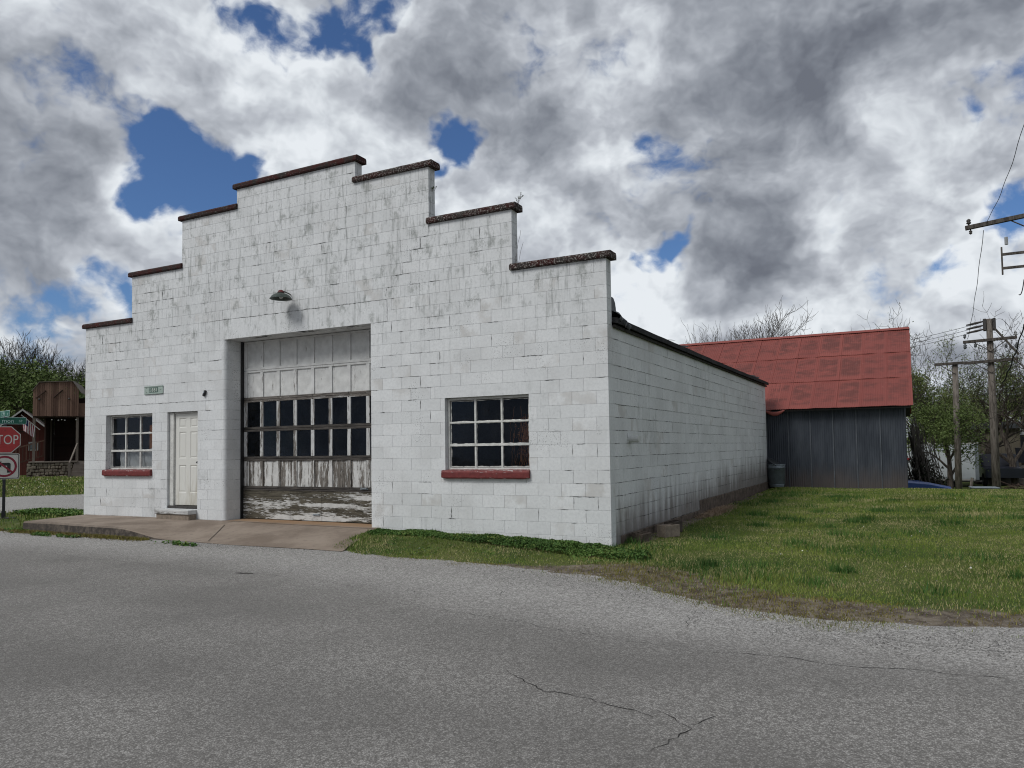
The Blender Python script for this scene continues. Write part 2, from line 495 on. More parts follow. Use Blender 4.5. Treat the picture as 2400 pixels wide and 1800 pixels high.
def glass_mat(name, tint=(0.75, 0.78, 0.8), dust=0.25):
    m = bpy.data.materials.new(name)
    m.use_nodes = True
    nt = m.node_tree
    nt.nodes.clear()
    o_ = nt.nodes.new('ShaderNodeOutputMaterial')
    p = POS(nt)
    tr = nd(nt, 'BsdfTransparent', {'Color': tint})
    gl = nd(nt, 'BsdfGlossy', {'Color': (0.62, 0.76, 1.0), 'Roughness': 0.06,
                                'Normal': BUMP(nt, NZ(nt, p, 2.5, 3), 0.10, 0.02)})
    fr = nd(nt, 'Fresnel', {'IOR': 1.42})
    s1 = nd(nt, 'MixShader', {0: M(nt, 'MULTIPLY', fr.outputs[0], 0.62), 1: tr.outputs[0], 2: gl.outputs[0]})
    df = nd(nt, 'BsdfDiffuse', {'Color': (0.34, 0.34, 0.32)})
    dm = MR(nt, NZ(nt, p, 5, 6, 0.65), 0.45, 0.85, 0.004, dust)
    s2 = nd(nt, 'MixShader', {0: dm, 1: s1.outputs[0], 2: df.outputs[0]})
    nt.links.new(s2.outputs[0], o_.inputs[0])
    MATS[name] = m
glass_mat('glass', (0.66, 0.69, 0.74), 0.035)
glass_mat('glass_clear', (0.8, 0.82, 0.83), 0.08)

simple('window_white', (0.58, 0.58, 0.55), 0.7, 0.3, 0.22, 9, bump=0.3)
simple('putty', (0.50, 0.49, 0.46), 0.9, 0.1, 0.3, 30)
m, nt, b = new_mat('steel_door', 0.5, 0.4)
p = POS(nt)
z_ = nd(nt, 'SeparateXYZ', {0: p}).outputs[2]
dirt = M(nt, 'ADD', NZ(nt, SCL(nt, p, (5, 5, 1.2)), 1.0, 6, 0.65), MR(nt, z_, 1.5, 0.2, -0.08, 0.14))
setc(nt, b, MIX(nt, MR(nt, dirt, 0.5, 0.85, 0, 0.75), (0.66, 0.655, 0.61), (0.36, 0.32, 0.235)))
flaking('worn_white', 0.50, 0.54, True, wood_a=(0.06, 0.052, 0.045), wood_b=(0.2, 0.18, 0.155))
simple('curtain', (0.62, 0.62, 0.60), 0.95, 0.05, 0.12, 4)
simple('black_plastic', (0.012, 0.012, 0.013), 0.4, 0.5, 0.2, 20)
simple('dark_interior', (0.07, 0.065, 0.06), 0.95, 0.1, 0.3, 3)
simple('dry_vine', (0.42, 0.18, 0.08), 0.9, 0.1, 0.4, 20)
simple('iron', (0.05, 0.046, 0.043), 0.6, 0.4, 0.4, 20)
simple('galvanised', (0.25, 0.29, 0.32), 0.45, 0.5, 0.25, 6, metallic=0.15)
simple('galvanised_dark', (0.06, 0.065, 0.07), 0.5, 0.5, 0.35, 5, metallic=0.5)
simple('seam_metal', (0.082, 0.092, 0.105), 0.5, 0.4, 0.3, 3)
simple('lamp_green', (0.028, 0.042, 0.034), 0.45, 0.5, 0.4, 20)
simple('lamp_red', (0.10, 0.022, 0.022), 0.6, 0.3, 0.4, 20)
simple('plate_green', (0.33, 0.40, 0.36), 0.7, 0.3, 0.2, 12)
simple('plate_mark', (0.10, 0.15, 0.13), 0.8, 0.2, 0.4, 60)
simple('plate_pale', (0.62, 0.66, 0.60), 0.8, 0.2, 0.2, 60)
simple('pvc_white', (0.55, 0.56, 0.54), 0.5, 0.4, 0.12, 8)
simple('roofing', (0.030, 0.030, 0.031), 0.9, 0.2, 0.5, 8, bump=0.8)
simple('fascia', (0.050, 0.047, 0.043), 0.9, 0.15, 0.6, 14, bump=0.6)
simple('foundation', (0.115, 0.092, 0.075), 0.95, 0.1, 0.5, 5, bump=0.8)
simple('cinder', (0.24, 0.20, 0.16), 0.95, 0.1, 0.3, 9, bump=0.9)
simple('cinder_dark', (0.075, 0.062, 0.052), 0.95, 0.1, 0.4, 9, bump=0.9)

# concrete apron
m, nt, b = new_mat('concrete', 0.9, 0.2)
p = POS(nt)
n1 = NZ(nt, p, 1.1, 5, 0.6); n2 = NZ(nt, p, 9, 6, 0.65); n3 = NZ(nt, p, 70, 3, 0.6)
base = MIX(nt, MR(nt, n1, 0.35, 0.65), (0.185, 0.146, 0.115), (0.29, 0.238, 0.192))
base = MIX(nt, MR(nt, n2, 0.5, 0.75, 0, 0.5), base, (0.14, 0.112, 0.09))
base = MIX(nt, MR(nt, n3, 0.5, 0.75, 0, 0.35), base, (0.32, 0.29, 0.26))
sx = nd(nt, 'SeparateXYZ', {0: p})
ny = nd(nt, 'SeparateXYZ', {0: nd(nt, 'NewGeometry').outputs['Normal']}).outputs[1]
rust = M(nt, 'MULTIPLY', MR(nt, M(nt, 'ADD', sx.outputs[1], M(nt, 'MULTIPLY', n2, 0.5)), 0.12, 0.42), MR(nt, sx.outputs[0], 4.5, 4.8))
base = MIX(nt, M(nt, 'MULTIPLY', rust, 0.8), base, (0.30, 0.185, 0.10))
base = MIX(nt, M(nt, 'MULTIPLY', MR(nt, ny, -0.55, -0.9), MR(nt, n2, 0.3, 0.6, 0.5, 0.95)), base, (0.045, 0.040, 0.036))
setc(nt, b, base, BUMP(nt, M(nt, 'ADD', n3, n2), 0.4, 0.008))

# old worn asphalt: stones showing in dark binder, paler where the shoulder grit spreads
m, nt, b = new_mat('asphalt', 0.92, 0.15)
p = POS(nt)
vor = nd(nt, 'TexVoronoi', {'Vector': p, 'Scale': 95.0, 'Randomness': 1.0})
vor2 = nd(nt, 'TexVoronoi', {'Vector': p, 'Scale': 48.0, 'Randomness': 1.0})
s1 = nd(nt, 'SeparateXYZ', {0: vor.outputs['Color']}).outputs[0]
s2 = nd(nt, 'SeparateXYZ', {0: vor2.outputs['Color']}).outputs[1]
stone = M(nt, 'ADD', M(nt, 'MULTIPLY', s1, 0.6), M(nt, 'MULTIPLY', s2, 0.4))
base = MIX(nt, MR(nt, stone, 0.15, 0.95), (0.185, 0.176, 0.164), (0.435, 0.420, 0.396))
base = MIX(nt, MR(nt, vor.outputs['Distance'], 0.30, 0.62, 0, 0.55), base, (0.09, 0.086, 0.080))
n1 = NZ(nt, p, 0.5, 5, 0.6); n2 = NZ(nt, p, 3.0, 6, 0.65)
base = MIX(nt, MR(nt, n1, 0.35, 0.7, 0.0, 0.45), base, (0.125, 0.119, 0.112))
base = MIX(nt, MR(nt, n2, 0.55, 0.8, 0.0, 0.35), base, (0.19, 0.18, 0.165))
sx = nd(nt, 'SeparateXYZ', {0: p})
# wheel-polished lane against the gritty pale margin
mar = M(nt, 'ADD', sx.outputs[1], M(nt, 'MULTIPLY', M(nt, 'SUBTRACT', n2, 0.5), 0.9))
lane = M(nt, 'ADD', mar, MR(nt, sx.outputs[0], 8.0, 15.0, 0.0, 1.5, False))
base = MIX(nt, MR(nt, lane, -3.9, -2.2, 0.0, 0.62), base, MIX(nt, MR(nt, stone, 0.3, 0.8), (0.24, 0.232, 0.22), (0.54, 0.525, 0.50)))
trk = M(nt, 'ADD', M(nt, 'ADD', sx.outputs[1], M(nt, 'MULTIPLY', sx.outputs[0], -0.02)), M(nt, 'MULTIPLY', M(nt, 'SUBTRACT', n1, 0.5), 1.2))
t1_ = MR(nt, M(nt, 'ABSOLUTE', M(nt, 'ADD', trk, 5.4)), 0.75, 0.1)
t2_ = MR(nt, M(nt, 'ABSOLUTE', M(nt, 'ADD', trk, 7.3)), 0.75, 0.1)
base = MIX(nt, M(nt, 'MULTIPLY', M(nt, 'MAXIMUM', t1_, t2_), 0.18), base, (0.10, 0.096, 0.09))
oil = M(nt, 'MULTIPLY', MR(nt, NZ(nt, p, 1.6, 6, 0.7), 0.62, 0.74), 0.32)
base = MIX(nt, oil, base, (0.075, 0.072, 0.068))
setc(nt, b, base, BUMP(nt, M(nt, 'SUBTRACT', stone, vor.outputs['Distance']), 0.6, 0.006))
simple('crack_dark', (0.030, 0.029, 0.028), 0.95, 0.1, 0.4, 30)
m, nt, b = new_mat('gravel', 0.92, 0.15)
rr = nd(nt, 'NewGeometry').outputs['Random Per Island']
setc(nt, b, MIX(nt, rr, (0.10, 0.097, 0.092), (0.36, 0.35, 0.33)))

# soil / lawn floor under the blades
m, nt, b = new_mat('ground', 0.95, 0.1)
p = POS(nt)
n1 = NZ(nt, p, 0.8, 5, 0.6); n2 = NZ(nt, p, 6, 6, 0.65); n3 = NZ(nt, p, 45, 4, 0.6)
grass = MIX(nt, MR(nt, n1, 0.35, 0.65), (0.052, 0.085, 0.020), (0.11, 0.128, 0.040))
grass = MIX(nt, MR(nt, n2, 0.5, 0.75, 0, 0.6), grass, (0.10, 0.088, 0.045))
grass = MIX(nt, MR(nt, n3, 0.4, 0.7, 0, 0.5), grass, (0.02, 0.026, 0.010))
dirtc = MIX(nt, MR(nt, n2, 0.35, 0.65), (0.065, 0.050, 0.038), (0.19, 0.162, 0.125))
dirtc = MIX(nt, MR(nt, n3, 0.52, 0.7, 0, 0.7), dirtc, (0.24, 0.22, 0.20))
att = nd(nt, 'Attribute', attribute_name='bare').outputs['Fac']
setc(nt, b, MIX(nt, MR(nt, M(nt, 'ADD', att, M(nt, 'MULTIPLY', M(nt, 'SUBTRACT', n2, 0.5), 0.6)), 0.35, 0.65), grass, dirtc), BUMP(nt, n3, 0.6, 0.02))

def blade_mat(name, cols, dry, dryness=0.5, dscale=0.9):
    m, nt, b = new_mat(name, 0.7, 0.2)
    p = POS(nt)
    rr = nd(nt, 'NewGeometry').outputs['Random Per Island']
    n1 = NZ(nt, p, 0.55, 4, 0.6); n2 = NZ(nt, p, dscale*2.2, 5, 0.65)
    base = MIX(nt, MR(nt, M(nt, 'ADD', M(nt, 'MULTIPLY', n1, 0.7), M(nt, 'MULTIPLY', rr, 0.3)), 0.33, 0.68), cols[0], cols[1])
    base = MIX(nt, MR(nt, NZ(nt, VM(nt, 'ADD', p, (9, 4, 0)), 0.45, 4, 0.6), 0.52, 0.66, 0, 0.65), base, tuple(v_*0.62 for v_ in cols[0]))
    dm = MR(nt, M(nt, 'ADD', M(nt, 'MULTIPLY', n2, 0.72), M(nt, 'MULTIPLY', rr, 0.28)), dryness, dryness+0.14)
    setc(nt, b, MIX(nt, dm, base, dry))
    b.inputs['Transmission Weight'].default_value = 0.0
blade_mat('grass', ((0.088, 0.150, 0.024), (0.225, 0.270, 0.056)), (0.38, 0.34, 0.17), 0.515, 0.42)
blade_mat('tuft', ((0.030, 0.085, 0.016), (0.085, 0.165, 0.035)), (0.26, 0.24, 0.11), 0.62)
blade_mat('moss', ((0.15, 0.142, 0.028), (0.25, 0.215, 0.055)), (0.16, 0.12, 0.07), 0.5)
blade_mat('clover', ((0.048, 0.115, 0.024), (0.135, 0.22, 0.052)), (0.19, 0.23, 0.06), 0.58)
blade_mat('straw', ((0.28, 0.20, 0.135), (0.40, 0.30, 0.21)), (0.2, 0.14, 0.10), 0.6)

# red painted roof sheets
m, nt, b = new_mat('roof_red', 0.6, 0.3)
p = nd(nt, 'TexCoord').outputs['Object']
oi = nd(nt, 'ObjectInfo').outputs['Random']
wp = POS(nt)
base = MIX(nt, oi, (0.205, 0.054, 0.044), (0.255, 0.070, 0.056))
sx = nd(nt, 'SeparateXYZ', {0: p})
inner = M(nt, 'MULTIPLY', MR(nt, M(nt, 'ABSOLUTE', sx.outputs[0]), 0.34, 0.24), MR(nt, M(nt, 'ABSOLUTE', sx.outputs[1]), 0.76, 0.52))
wear = M(nt, 'ADD', M(nt, 'MULTIPLY', NZ(nt, SCL(nt, wp, (2.2, 2.2, 7)), 1.0, 6, 0.65), 0.85), M(nt, 'MULTIPLY', oi, 0.14))
wm = M(nt, 'MULTIPLY', MR(nt, wear, 0.38, 0.60), M(nt, 'ADD', M(nt, 'MULTIPLY', inner, 0.85), 0.05))
base = MIX(nt, M(nt, 'MULTIPLY', wm, 0.85), base, (0.100, 0.034, 0.028))
base = MIX(nt, MR(nt, NZ(nt, wp, 12, 4), 0.6, 0.75, 0, 0.4), base, (0.33, 0.15, 0.125))
setc(nt, b, base)
m, nt, b = new_mat('barn_metal', 0.55, 0.4, metallic=0.25)
p = POS(nt)
z_ = nd(nt, 'SeparateXYZ', {0: p}).outputs[2]
n1 = NZ(nt, SCL(nt, p, (3, 3, 1.0)), 1.0, 5, 0.6)
oi = nd(nt, 'ObjectInfo').outputs['Random']
base = MIX(nt, MR(nt, M(nt, 'ADD', M(nt, 'MULTIPLY', n1, 0.7), M(nt, 'MULTIPLY', oi, 0.3)), 0.3, 0.7), (0.034, 0.041, 0.054), (0.070, 0.080, 0.096))
rz_ = M(nt, 'ADD', z_, M(nt, 'MULTIPLY', M(nt, 'SUBTRACT', NZ(nt, SCL(nt, p, (4, 4, 1.5)), 1.0, 5, 0.6), 0.5), 0.7))
base = MIX(nt, MR(nt, rz_, 0.85, 0.0, 0, 0.75), base, (0.10, 0.082, 0.074))
setc(nt, b, base)

def bark(name, a, b_):
    m, nt, b = new_mat(name, 0.92, 0.1)
    p = POS(nt)
    n = NZ(nt, SCL(nt, p, (14, 14, 2.5)), 1.0, 6, 0.65)
    setc(nt, b, MIX(nt, MR(nt, n, 0.35, 0.65), a, b_), BUMP(nt, n, 0.6, 0.03))
bark('bark', (0.028, 0.023, 0.019), (0.085, 0.072, 0.060))
bark('bark_pale', (0.060, 0.053, 0.046), (0.13, 0.118, 0.105))
bark('pole_wood', (0.085, 0.074, 0.063), (0.20, 0.178, 0.155))
bark('arm_wood', (0.05, 0.044, 0.04), (0.12, 0.108, 0.096))
def leaf(name, a, b_):
    m, nt, b = new_mat(name, 0.7, 0.2)
    rr = nd(nt, 'NewGeometry').outputs['Random Per Island']
    n = NZ(nt, POS(nt), 0.8, 3)
    setc(nt, b, MIX(nt, M(nt, 'ADD', M(nt, 'MULTIPLY', rr, 0.5), M(nt, 'MULTIPLY', n, 0.5)), a, b_))
leaf('leaf_spring', (0.085, 0.115, 0.034), (0.19, 0.225, 0.08))
leaf('leaf_dark', (0.042, 0.064, 0.022), (0.105, 0.135, 0.048))
leaf('leaf_green', (0.060, 0.095, 0.026), (0.135, 0.18, 0.055))
leaf('leaf_vine', (0.012, 0.016, 0.009), (0.035, 0.04, 0.022))

def boards(name, a, b_, sc=(3, 3, 0.6)):
    m, nt, b = new_mat(name, 0.85, 0.2)
    p = POS(nt)
    oi = RND(nt)
    n = NZ(nt, SCL(nt, p, sc), 1.0, 5, 0.65)
    setc(nt, b, MIX(nt, MR(nt, M(nt, 'ADD', M(nt, 'MULTIPLY', n, 0.55), M(nt, 'MULTIPLY', oi, 0.45)), 0.2, 0.8), a, b_))
boards('stage_board', (0.085, 0.048, 0.036), (0.20, 0.122, 0.09))
boards('stage_post', (0.12, 0.10, 0.085), (0.20, 0.17, 0.145))
boards('red_siding', (0.085, 0.025, 0.020), (0.13, 0.042, 0.034))
boards('stage_back', (0.028, 0.017, 0.014), (0.055, 0.032, 0.026))
boards('tan_siding', (0.12, 0.105, 0.078), (0.16, 0.142, 0.108))
simple('stone', (0.17, 0.145, 0.115), 0.9, 0.1, 0.5, 3, bump=0.6)
simple('white_metal', (0.50, 0.52, 0.53), 0.6, 0.3, 0.1, 2)
simple('white_trim', (0.45, 0.44, 0.42), 0.7, 0.3, 0.15, 4)
simple('trailer_white', (0.42, 0.45, 0.465), 0.5, 0.4, 0.08, 1)
simple('grey_trim', (0.15, 0.17, 0.185), 0.6, 0.3, 0.15, 4)
simple('old_concrete', (0.125, 0.115, 0.10), 0.95, 0.1, 0.3, 1.5, bump=0.4)
simple('car_blue', (0.022, 0.07, 0.25), 0.25, 0.6, 0.1, 2)
simple('car_white', (0.42, 0.44, 0.45), 0.3, 0.5, 0.08, 2)
simple('car_glass', (0.10, 0.13, 0.14), 0.1, 0.6, 0.1, 2)
simple('car_dark', (0.010, 0.012, 0.02), 0.35, 0.5, 0.2, 3)
simple('rubber', (0.015, 0.015, 0.015), 0.9, 0.2, 0.2, 10)
simple('cross_red', (0.32, 0.008, 0.012), 0.6, 0.3, 0.1, 5)
simple('tarp_grey', (0.075, 0.09, 0.105), 0.7, 0.3, 0.15, 3)
simple('brush', (0.085, 0.062, 0.048), 0.95, 0.1, 0.4, 5)
simple('stop_red', (0.33, 0.030, 0.030), 0.5, 0.4, 0.15, 5)
simple('sign_white', (0.50, 0.49, 0.46), 0.5, 0.4, 0.1, 5)
simple('sign_green', (0.008, 0.105, 0.072), 0.5, 0.4, 0.12, 5)
simple('sign_pale', (0.40, 0.56, 0.52), 0.5, 0.4, 0.1, 5)
simple('sign_black', (0.012, 0.012, 0.014), 0.5, 0.4, 0.1, 5)
simple('prohibit_red', (0.20, 0.012, 0.030), 0.5, 0.4, 0.1, 5)
simple('post_black', (0.010, 0.011, 0.014), 0.45, 0.5, 0.2, 5)
simple('flag_blue', (0.020, 0.026, 0.065), 0.9, 0.1, 0.1, 5)
simple('flag_red', (0.22, 0.03, 0.045), 0.9, 0.1, 0.1, 5)
simple('flag_white', (0.6, 0.56, 0.56), 0.9, 0.1, 0.1, 5)
simple('wire', (0.03, 0.03, 0.033), 0.6, 0.3, 0.1, 5)
simple('porcelain', (0.09, 0.10, 0.105), 0.3, 0.5, 0.2, 10)
simple('porcelain_pale', (0.32, 0.33, 0.33), 0.3, 0.5, 0.2, 10)
simple('hill', (0.030, 0.034, 0.020), 0.95, 0.1, 0.4, 0.05)
# ------------------------------------------------------------------ terrain
def vnoise(x, y, seed=0):
    x = np.asarray(x, float); y = np.asarray(y, float)
    xi = np.floor(x); yi = np.floor(y)
    xf = x-xi; yf = y-yi
    u = xf*xf*(3-2*xf); v = yf*yf*(3-2*yf)
    def h(a, b):
        t = np.sin(a*127.1+b*311.7+seed*74.7)*43758.5453
        return t-np.floor(t)
    return (h(xi, yi)*(1-u)+h(xi+1, yi)*u)*(1-v) + (h(xi, yi+1)*(1-u)+h(xi+1, yi+1)*u)*v
def fbm(x, y, seed=0, o=4):
    s = 0; a = 0.5
    for i in range(o):
        s = s + a*vnoise(x*2**i, y*2**i, seed+i); a *= 0.5
    return s/(1-0.5**o)
def ss(a, b, x):
    t = np.clip((x-a)/(b-a), 0, 1)
    return t*t*(3-2*t)
EX = [-60, -3, -0.5, 0.1, 8.5, 8.85, 9.4, 10.6, 12.1, 13.5, 14.4, 15.0, 15.5, 16.0, 16.6, 17.5, 20, 60]
EY = [-1.9, -1.9, -1.85, -1.55, -1.35, -1.45, -1.75, -1.95, -2.15, -2.45, -3.0, -3.42, -3.6, -3.85, -3.76, -3.53, -3.3, -3.0]
T0 = np.array([-4.224, 0.577]); TT = np.array([0.582, 0.813]); TN = np.array([-0.813, 0.582])
def edge_e(x, y):
    return y - np.interp(x, EX, EY) + (fbm(x*1.3, y*1.3, 3)-0.5)*0.55 + (fbm(x*6, y*6, 5)-0.5)*0.22
def side_q(x, y):
    return (x-T0[0])*TN[0] + (y-T0[1])*TN[1]
def ground_z(x, y):
    x = np.asarray(x, float); y = np.asarray(y, float)
    e = edge_e(x, y)
    zr = -0.155 + 0.155*np.clip(y/14.0, 0, 1) - 0.02*np.clip(-y, 0, 1)
    zf = np.interp(x, [8.5, 12.77], [-0.03, -0.155]) - 0.045*np.clip(-y/1.6, 0, 1)
    k = ss(12.2, 13.2, x)
    zl = zf*(1-k)+zr*k
    zl = np.where(x < 4, -0.12, zl)
    zl = np.where((x > 0.25) & (x < 8.35) & (y > -1.45), -0.6, zl)
    zl = zl - ss(8.0, 12.0, x)*ss(14.4, 19.5, y)*1.0
    zl = zl + (fbm(x*0.9, y*0.9, 9)-0.5)*0.05*ss(0, 1.5, e)
    z = np.where(e > 0, -0.235 + (zl+0.235)*ss(0, 1.1, e), -0.235-np.minimum(0.1, -e*0.1))
    q = side_q(x, y)
    left = ss(-1.0, -2.0, x)
    carve = ss(-0.15, 0.35, q)*left
    far = ss(10.2, 11.0, q)
    zfar = -0.2 + 0.3*ss(10.2, 26, q) + 6.0*ss(60, 160, q)
    z = z*(1-carve) + carve*(np.where(far > 0, -0.30*(1-far)+zfar*far, -0.30))
    return z
def axis(lo, a, b, hi, step):
    fine = np.arange(a, b, step)
    l = []; s = step; p_ = a
    while p_ > lo:
        s *= 1.22; p_ -= s; l.append(p_)
    r_ = []; s = step; p_ = b
    while p_ < hi:
        r_.append(p_); s *= 1.22; p_ += s
    return np.array(l[::-1]+list(fine)+r_)
gx = axis(-420, -6, 27, 420, 0.12); gy = axis(-80, -4.6, 21, 420, 0.12)
GX, GY = np.meshgrid(gx, gy)
GZ = ground_z(GX, GY)
me = bpy.data.meshes.new('ground')
nx, ny_ = len(gx), len(gy)
idx = np.arange(nx*ny_).reshape(ny_, nx)
quads = np.stack([idx[:-1, :-1], idx[:-1, 1:], idx[1:, 1:], idx[1:, :-1]], -1).reshape(-1, 4)
me.vertices.add(nx*ny_)
me.vertices.foreach_set('co', np.stack([GX, GY, GZ], -1).astype(np.float32).ravel())
me.loops.add(quads.size)
me.loops.foreach_set('vertex_index', quads.astype(np.int32).ravel())
me.polygons.add(len(quads))
me.polygons.foreach_set('loop_start', np.arange(0, quads.size, 4, dtype=np.int32))
me.polygons.foreach_set('loop_total', np.full(len(quads), 4, dtype=np.int32))
me.polygons.foreach_set('use_smooth', np.ones(len(quads), dtype=bool))
def bare_mask(x, y):
    e = edge_e(x, y)
    wid = np.interp(x, [8.5, 11.5, 13, 14.5, 16.5, 18.5, 21], [0.12, 0.35, 0.95, 1.55, 1.15, 0.75, 0.6])
    bm = 1-ss(wid*0.55, wid*1.25, e)
    foot = (1-ss(0.15, 0.55, x-12.77))*(x > 12.5)*ss(0.2, 0.8, y)*(1-ss(11, 14, y))
    return np.clip(np.maximum(bm, foot*0.9), 0, 1)
at_ = me.attributes.new('bare', 'FLOAT', 'POINT')
at_.data.foreach_set('value', bare_mask(GX, GY).astype(np.float32).ravel())
me.materials.append(MATS['ground'])
me.update(calc_edges=True)
tag(link('ground', me), kind='structure')

RZ = -0.22
mb = MB()
mb.add([(-80, -40, RZ), (80, -40, RZ), (80, 0.2, RZ), (-80, 0.2, RZ)], [(0, 1, 2, 3)])
road = tag(mb.build('road', 'asphalt'), kind='structure')
mb = MB()
pts = [T0+TT*s_+TN*q_ for s_, q_ in ((-6, -0.6), (18, -0.6), (18, 11.0), (-6, 11.0))]
mb.add([(p_[0], p_[1], RZ+0.004) for p_ in pts], [(3, 2, 1, 0)])
tag(mb.build('side_road', 'asphalt'), kind='structure')
def crack(pts, wdt, seed):
    rn = random.Random(seed)
    P2 = [Vector((x, y, 0)) for x, y in pts]
    path = []
    for a, b_ in zip(P2[:-1], P2[1:]):
        n_ = max(2, int((b_-a).length/0.045))
        for i in range(n_):
            path.append(a.lerp(b_, i/n_))
    path.append(P2[-1])
    off = 0; prev = None; vs = []; fs = []
    for i, p_ in enumerate(path):
        t = (path[min(i+1, len(path)-1)]-path[max(0, i-1)]).normalized()
        nrm = Vector((-t.y, t.x, 0))
        off = off*0.9 + rn.uniform(-1, 1)*0.024
        wd = wdt*(0.25+0.95*rn.random())*min(1, 0.3+6*min(i, len(path)-1-i)/len(path))
        ctr = p_+nrm*off
        vs += [(ctr.x+nrm.x*wd/2, ctr.y+nrm.y*wd/2, RZ+0.003), (ctr.x-nrm.x*wd/2, ctr.y-nrm.y*wd/2, RZ+0.003)]
    for i in range(len(path)-1):
        fs.append((2*i, 2*i+1, 2*i+3, 2*i+2))
    m_ = MB(); m_.add(vs, fs)
    m_.build('crack', 'crack_dark', road)
CR = [[[14.17, -6.01], [14.59, -6.35], [14.79, -6.32], [15.08, -6.39], [15.21, -6.38], [15.41, -6.43]],
      [[15.39, -6.32], [15.51, -6.42], [15.63, -6.54], [15.58, -6.75], [15.55, -6.94]], [[15.63, -6.5], [15.75, -6.27]],
      [[15.27, -4.9], [15.54, -4.85], [15.94, -4.85], [16.24, -4.93], [16.59, -4.87], [17.16, -4.8], [18.4, -4.7]],
      [[14.9, -3.66], [15.0, -4.18]], [[3.23, -3.53], [4.82, -3.43], [6.59, -3.57], [7.98, -3.59], [9.18, -3.58], [10.39, -3.65], [11.38, -3.91]],
      [[16.48, -3.92], [16.73, -3.95], [17.02, -4.03], [17.46, -3.98]], [[17.42, -3.66], [17.3, -3.97]],
      [[12.6, -3.2], [12.9, -3.6]], [[11.6, -4.3], [12.9, -4.45], [14.2, -4.75], [15.27, -4.95]]]
for i, q_ in enumerate(CR):
    crack(q_, 0.005 if i in (5, 9) else 0.0075, i)

# concrete apron with the kerb that dies into the ramp
def apron_z(x, y):
    k = ss(3.3, 4.7, x)
    sl = -0.2*np.clip(-y/1.42, 0, 1.1)
    return (0.0-0.012*np.clip(-y, 0, 2))*(1-k) + sl*k + (fbm(x*0.8, y*0.8, 21)-0.5)*0.02
ax_ = np.linspace(0, 1, 70); ay_ = np.concatenate([np.linspace(-1.5, -1.44, 3), np.linspace(-1.40, 0.48, 16)])
vs = []; fs = []
def apx(u_, y):
    xr = 8.45+0.33*max(0, (-y-0.3))/1.05
    xl = 0.12 + 0.1*(-min(y, 0))
    return xl+(xr-xl)*u_
rows = []
for y in [-1.53]+list(ay_):
    row = []
    for u_ in ax_:
        x = apx(u_, y)
        k = float(ss(3.3, 4.7, x))
        z = float(apron_z(x, y))
        if y == -1.53: z = -0.32
        elif y < -1.49: z -= 0.03*(1-k)
        if y > 0.02 and (x < 4.5): z = -0.05
        row.append(len(vs)); vs.append((x, y + (0.03*math.sin(x*1.7) if y < -1.3 else 0), z))
    rows.append(row)
for a, b_ in zip(rows[:-1], rows[1:]):
    for i in range(len(a)-1):
        fs.append((a[i], a[i+1], b_[i+1], b_[i]))
for edge in (0, -1):
    base_ = [r_[edge] for r_ in rows]
    low = []
    for i in base_:
        low.append(len(vs)); vs.append((vs[i][0], vs[i][1], -0.35))
    for i in range(len(base_)-1):
        q_ = (base_[i], base_[i+1], low[i+1], low[i])
        fs.append(q_ if edge == 0 else q_[::-1])
mb = MB(); mb.add(vs, fs)
apron = tag(mb.build('pavement', 'concrete', smooth=False), kind='structure')
# control joints cut in the slab
for (xa, ya, xb, yb) in ((4.95, -0.35, 5.75, -1.42), (4.55, -0.06, 8.42, -0.10)):
    mb = MB(); n_ = 14
    vs = []; fs = []
    d = Vector((xb-xa, yb-ya, 0)).normalized(); pr = Vector((-d.y, d.x, 0))*0.006
    for i in range(n_+1):
        x = xa+(xb-xa)*i/n_; y = ya+(yb-ya)*i/n_
        for s_ in (1, -1):
            xx, yy = x+pr.x*s_, y+pr.y*s_
            vs.append((xx, yy, float(apron_z(xx, yy))+0.006))
    for i in range(n_):
        fs.append((2*i, 2*i+1, 2*i+3, 2*i+2))
    mb.add(vs, fs); mb.build('control_joint', 'crack_dark', apron)

# ------------------------------------------------------------------ the block garage
gar = empty('garage_building', (W/2, 0, 0), 'white painted concrete block garage with stepped parapet and wide wooden overhead door', 'building')
GP = (W/2, 0, 0)
def gpart(mb, name, mat, parent=None, smooth=False):
    """build in world coordinates, parented to the garage or one of its parts"""
    o = mb.build(name, mat, smooth=smooth)
    o.parent = parent or gar
    if parent is None:
        o.location = (-GP[0], -GP[1], -GP[2])
    return o
OPEN = [(4.55, 8.25, -1, 18), (0.77, 2.335, 5, 11), (2.82, 3.75, 1, 11), (9.82, 11.41, 5, 11)]
LINT = [(3.97, 8.62, 18, 20), (0.55, 2.58, 11, 12), (2.58, 3.98, 11, 12), (9.62, 11.62, 11, 12)]
def span(k):
    if k < 21: return 0.0, W
    if k < 26: return S1, W-S1
    if k < 31: return S2, W-S2
    return S3, W-S3
def segs(k, cut_lintels=True):
    xl, xr = span(k)
    cuts = [(a, b_) for a, b_, k0, k1 in OPEN if k0 <= k < k1]
    if cut_lintels:
        cuts += [(a, b_) for a, b_, k0, k1 in LINT if k0 <= k < k1]
    cuts.sort()
    o = []; x = xl
    for a, b_ in cuts:
        if a > x+1e-6: o.append((x, a))
        x = max(x, b_)
    if x < xr-1e-6: o.append((x, xr))
    return o
front_core = MB()
for k in range(-1, 33):
    z0, z1 = k*c, (k+1)*c
    if k == -1: z0 = -0.4
    for a, b_ in segs(k, False):
        front_core.box(a+0.006, b_-(0.085 if (abs(b_-4.55) < 1e-6 and k < 18) else 0.006), 0.006, 0.194, z0, z1)
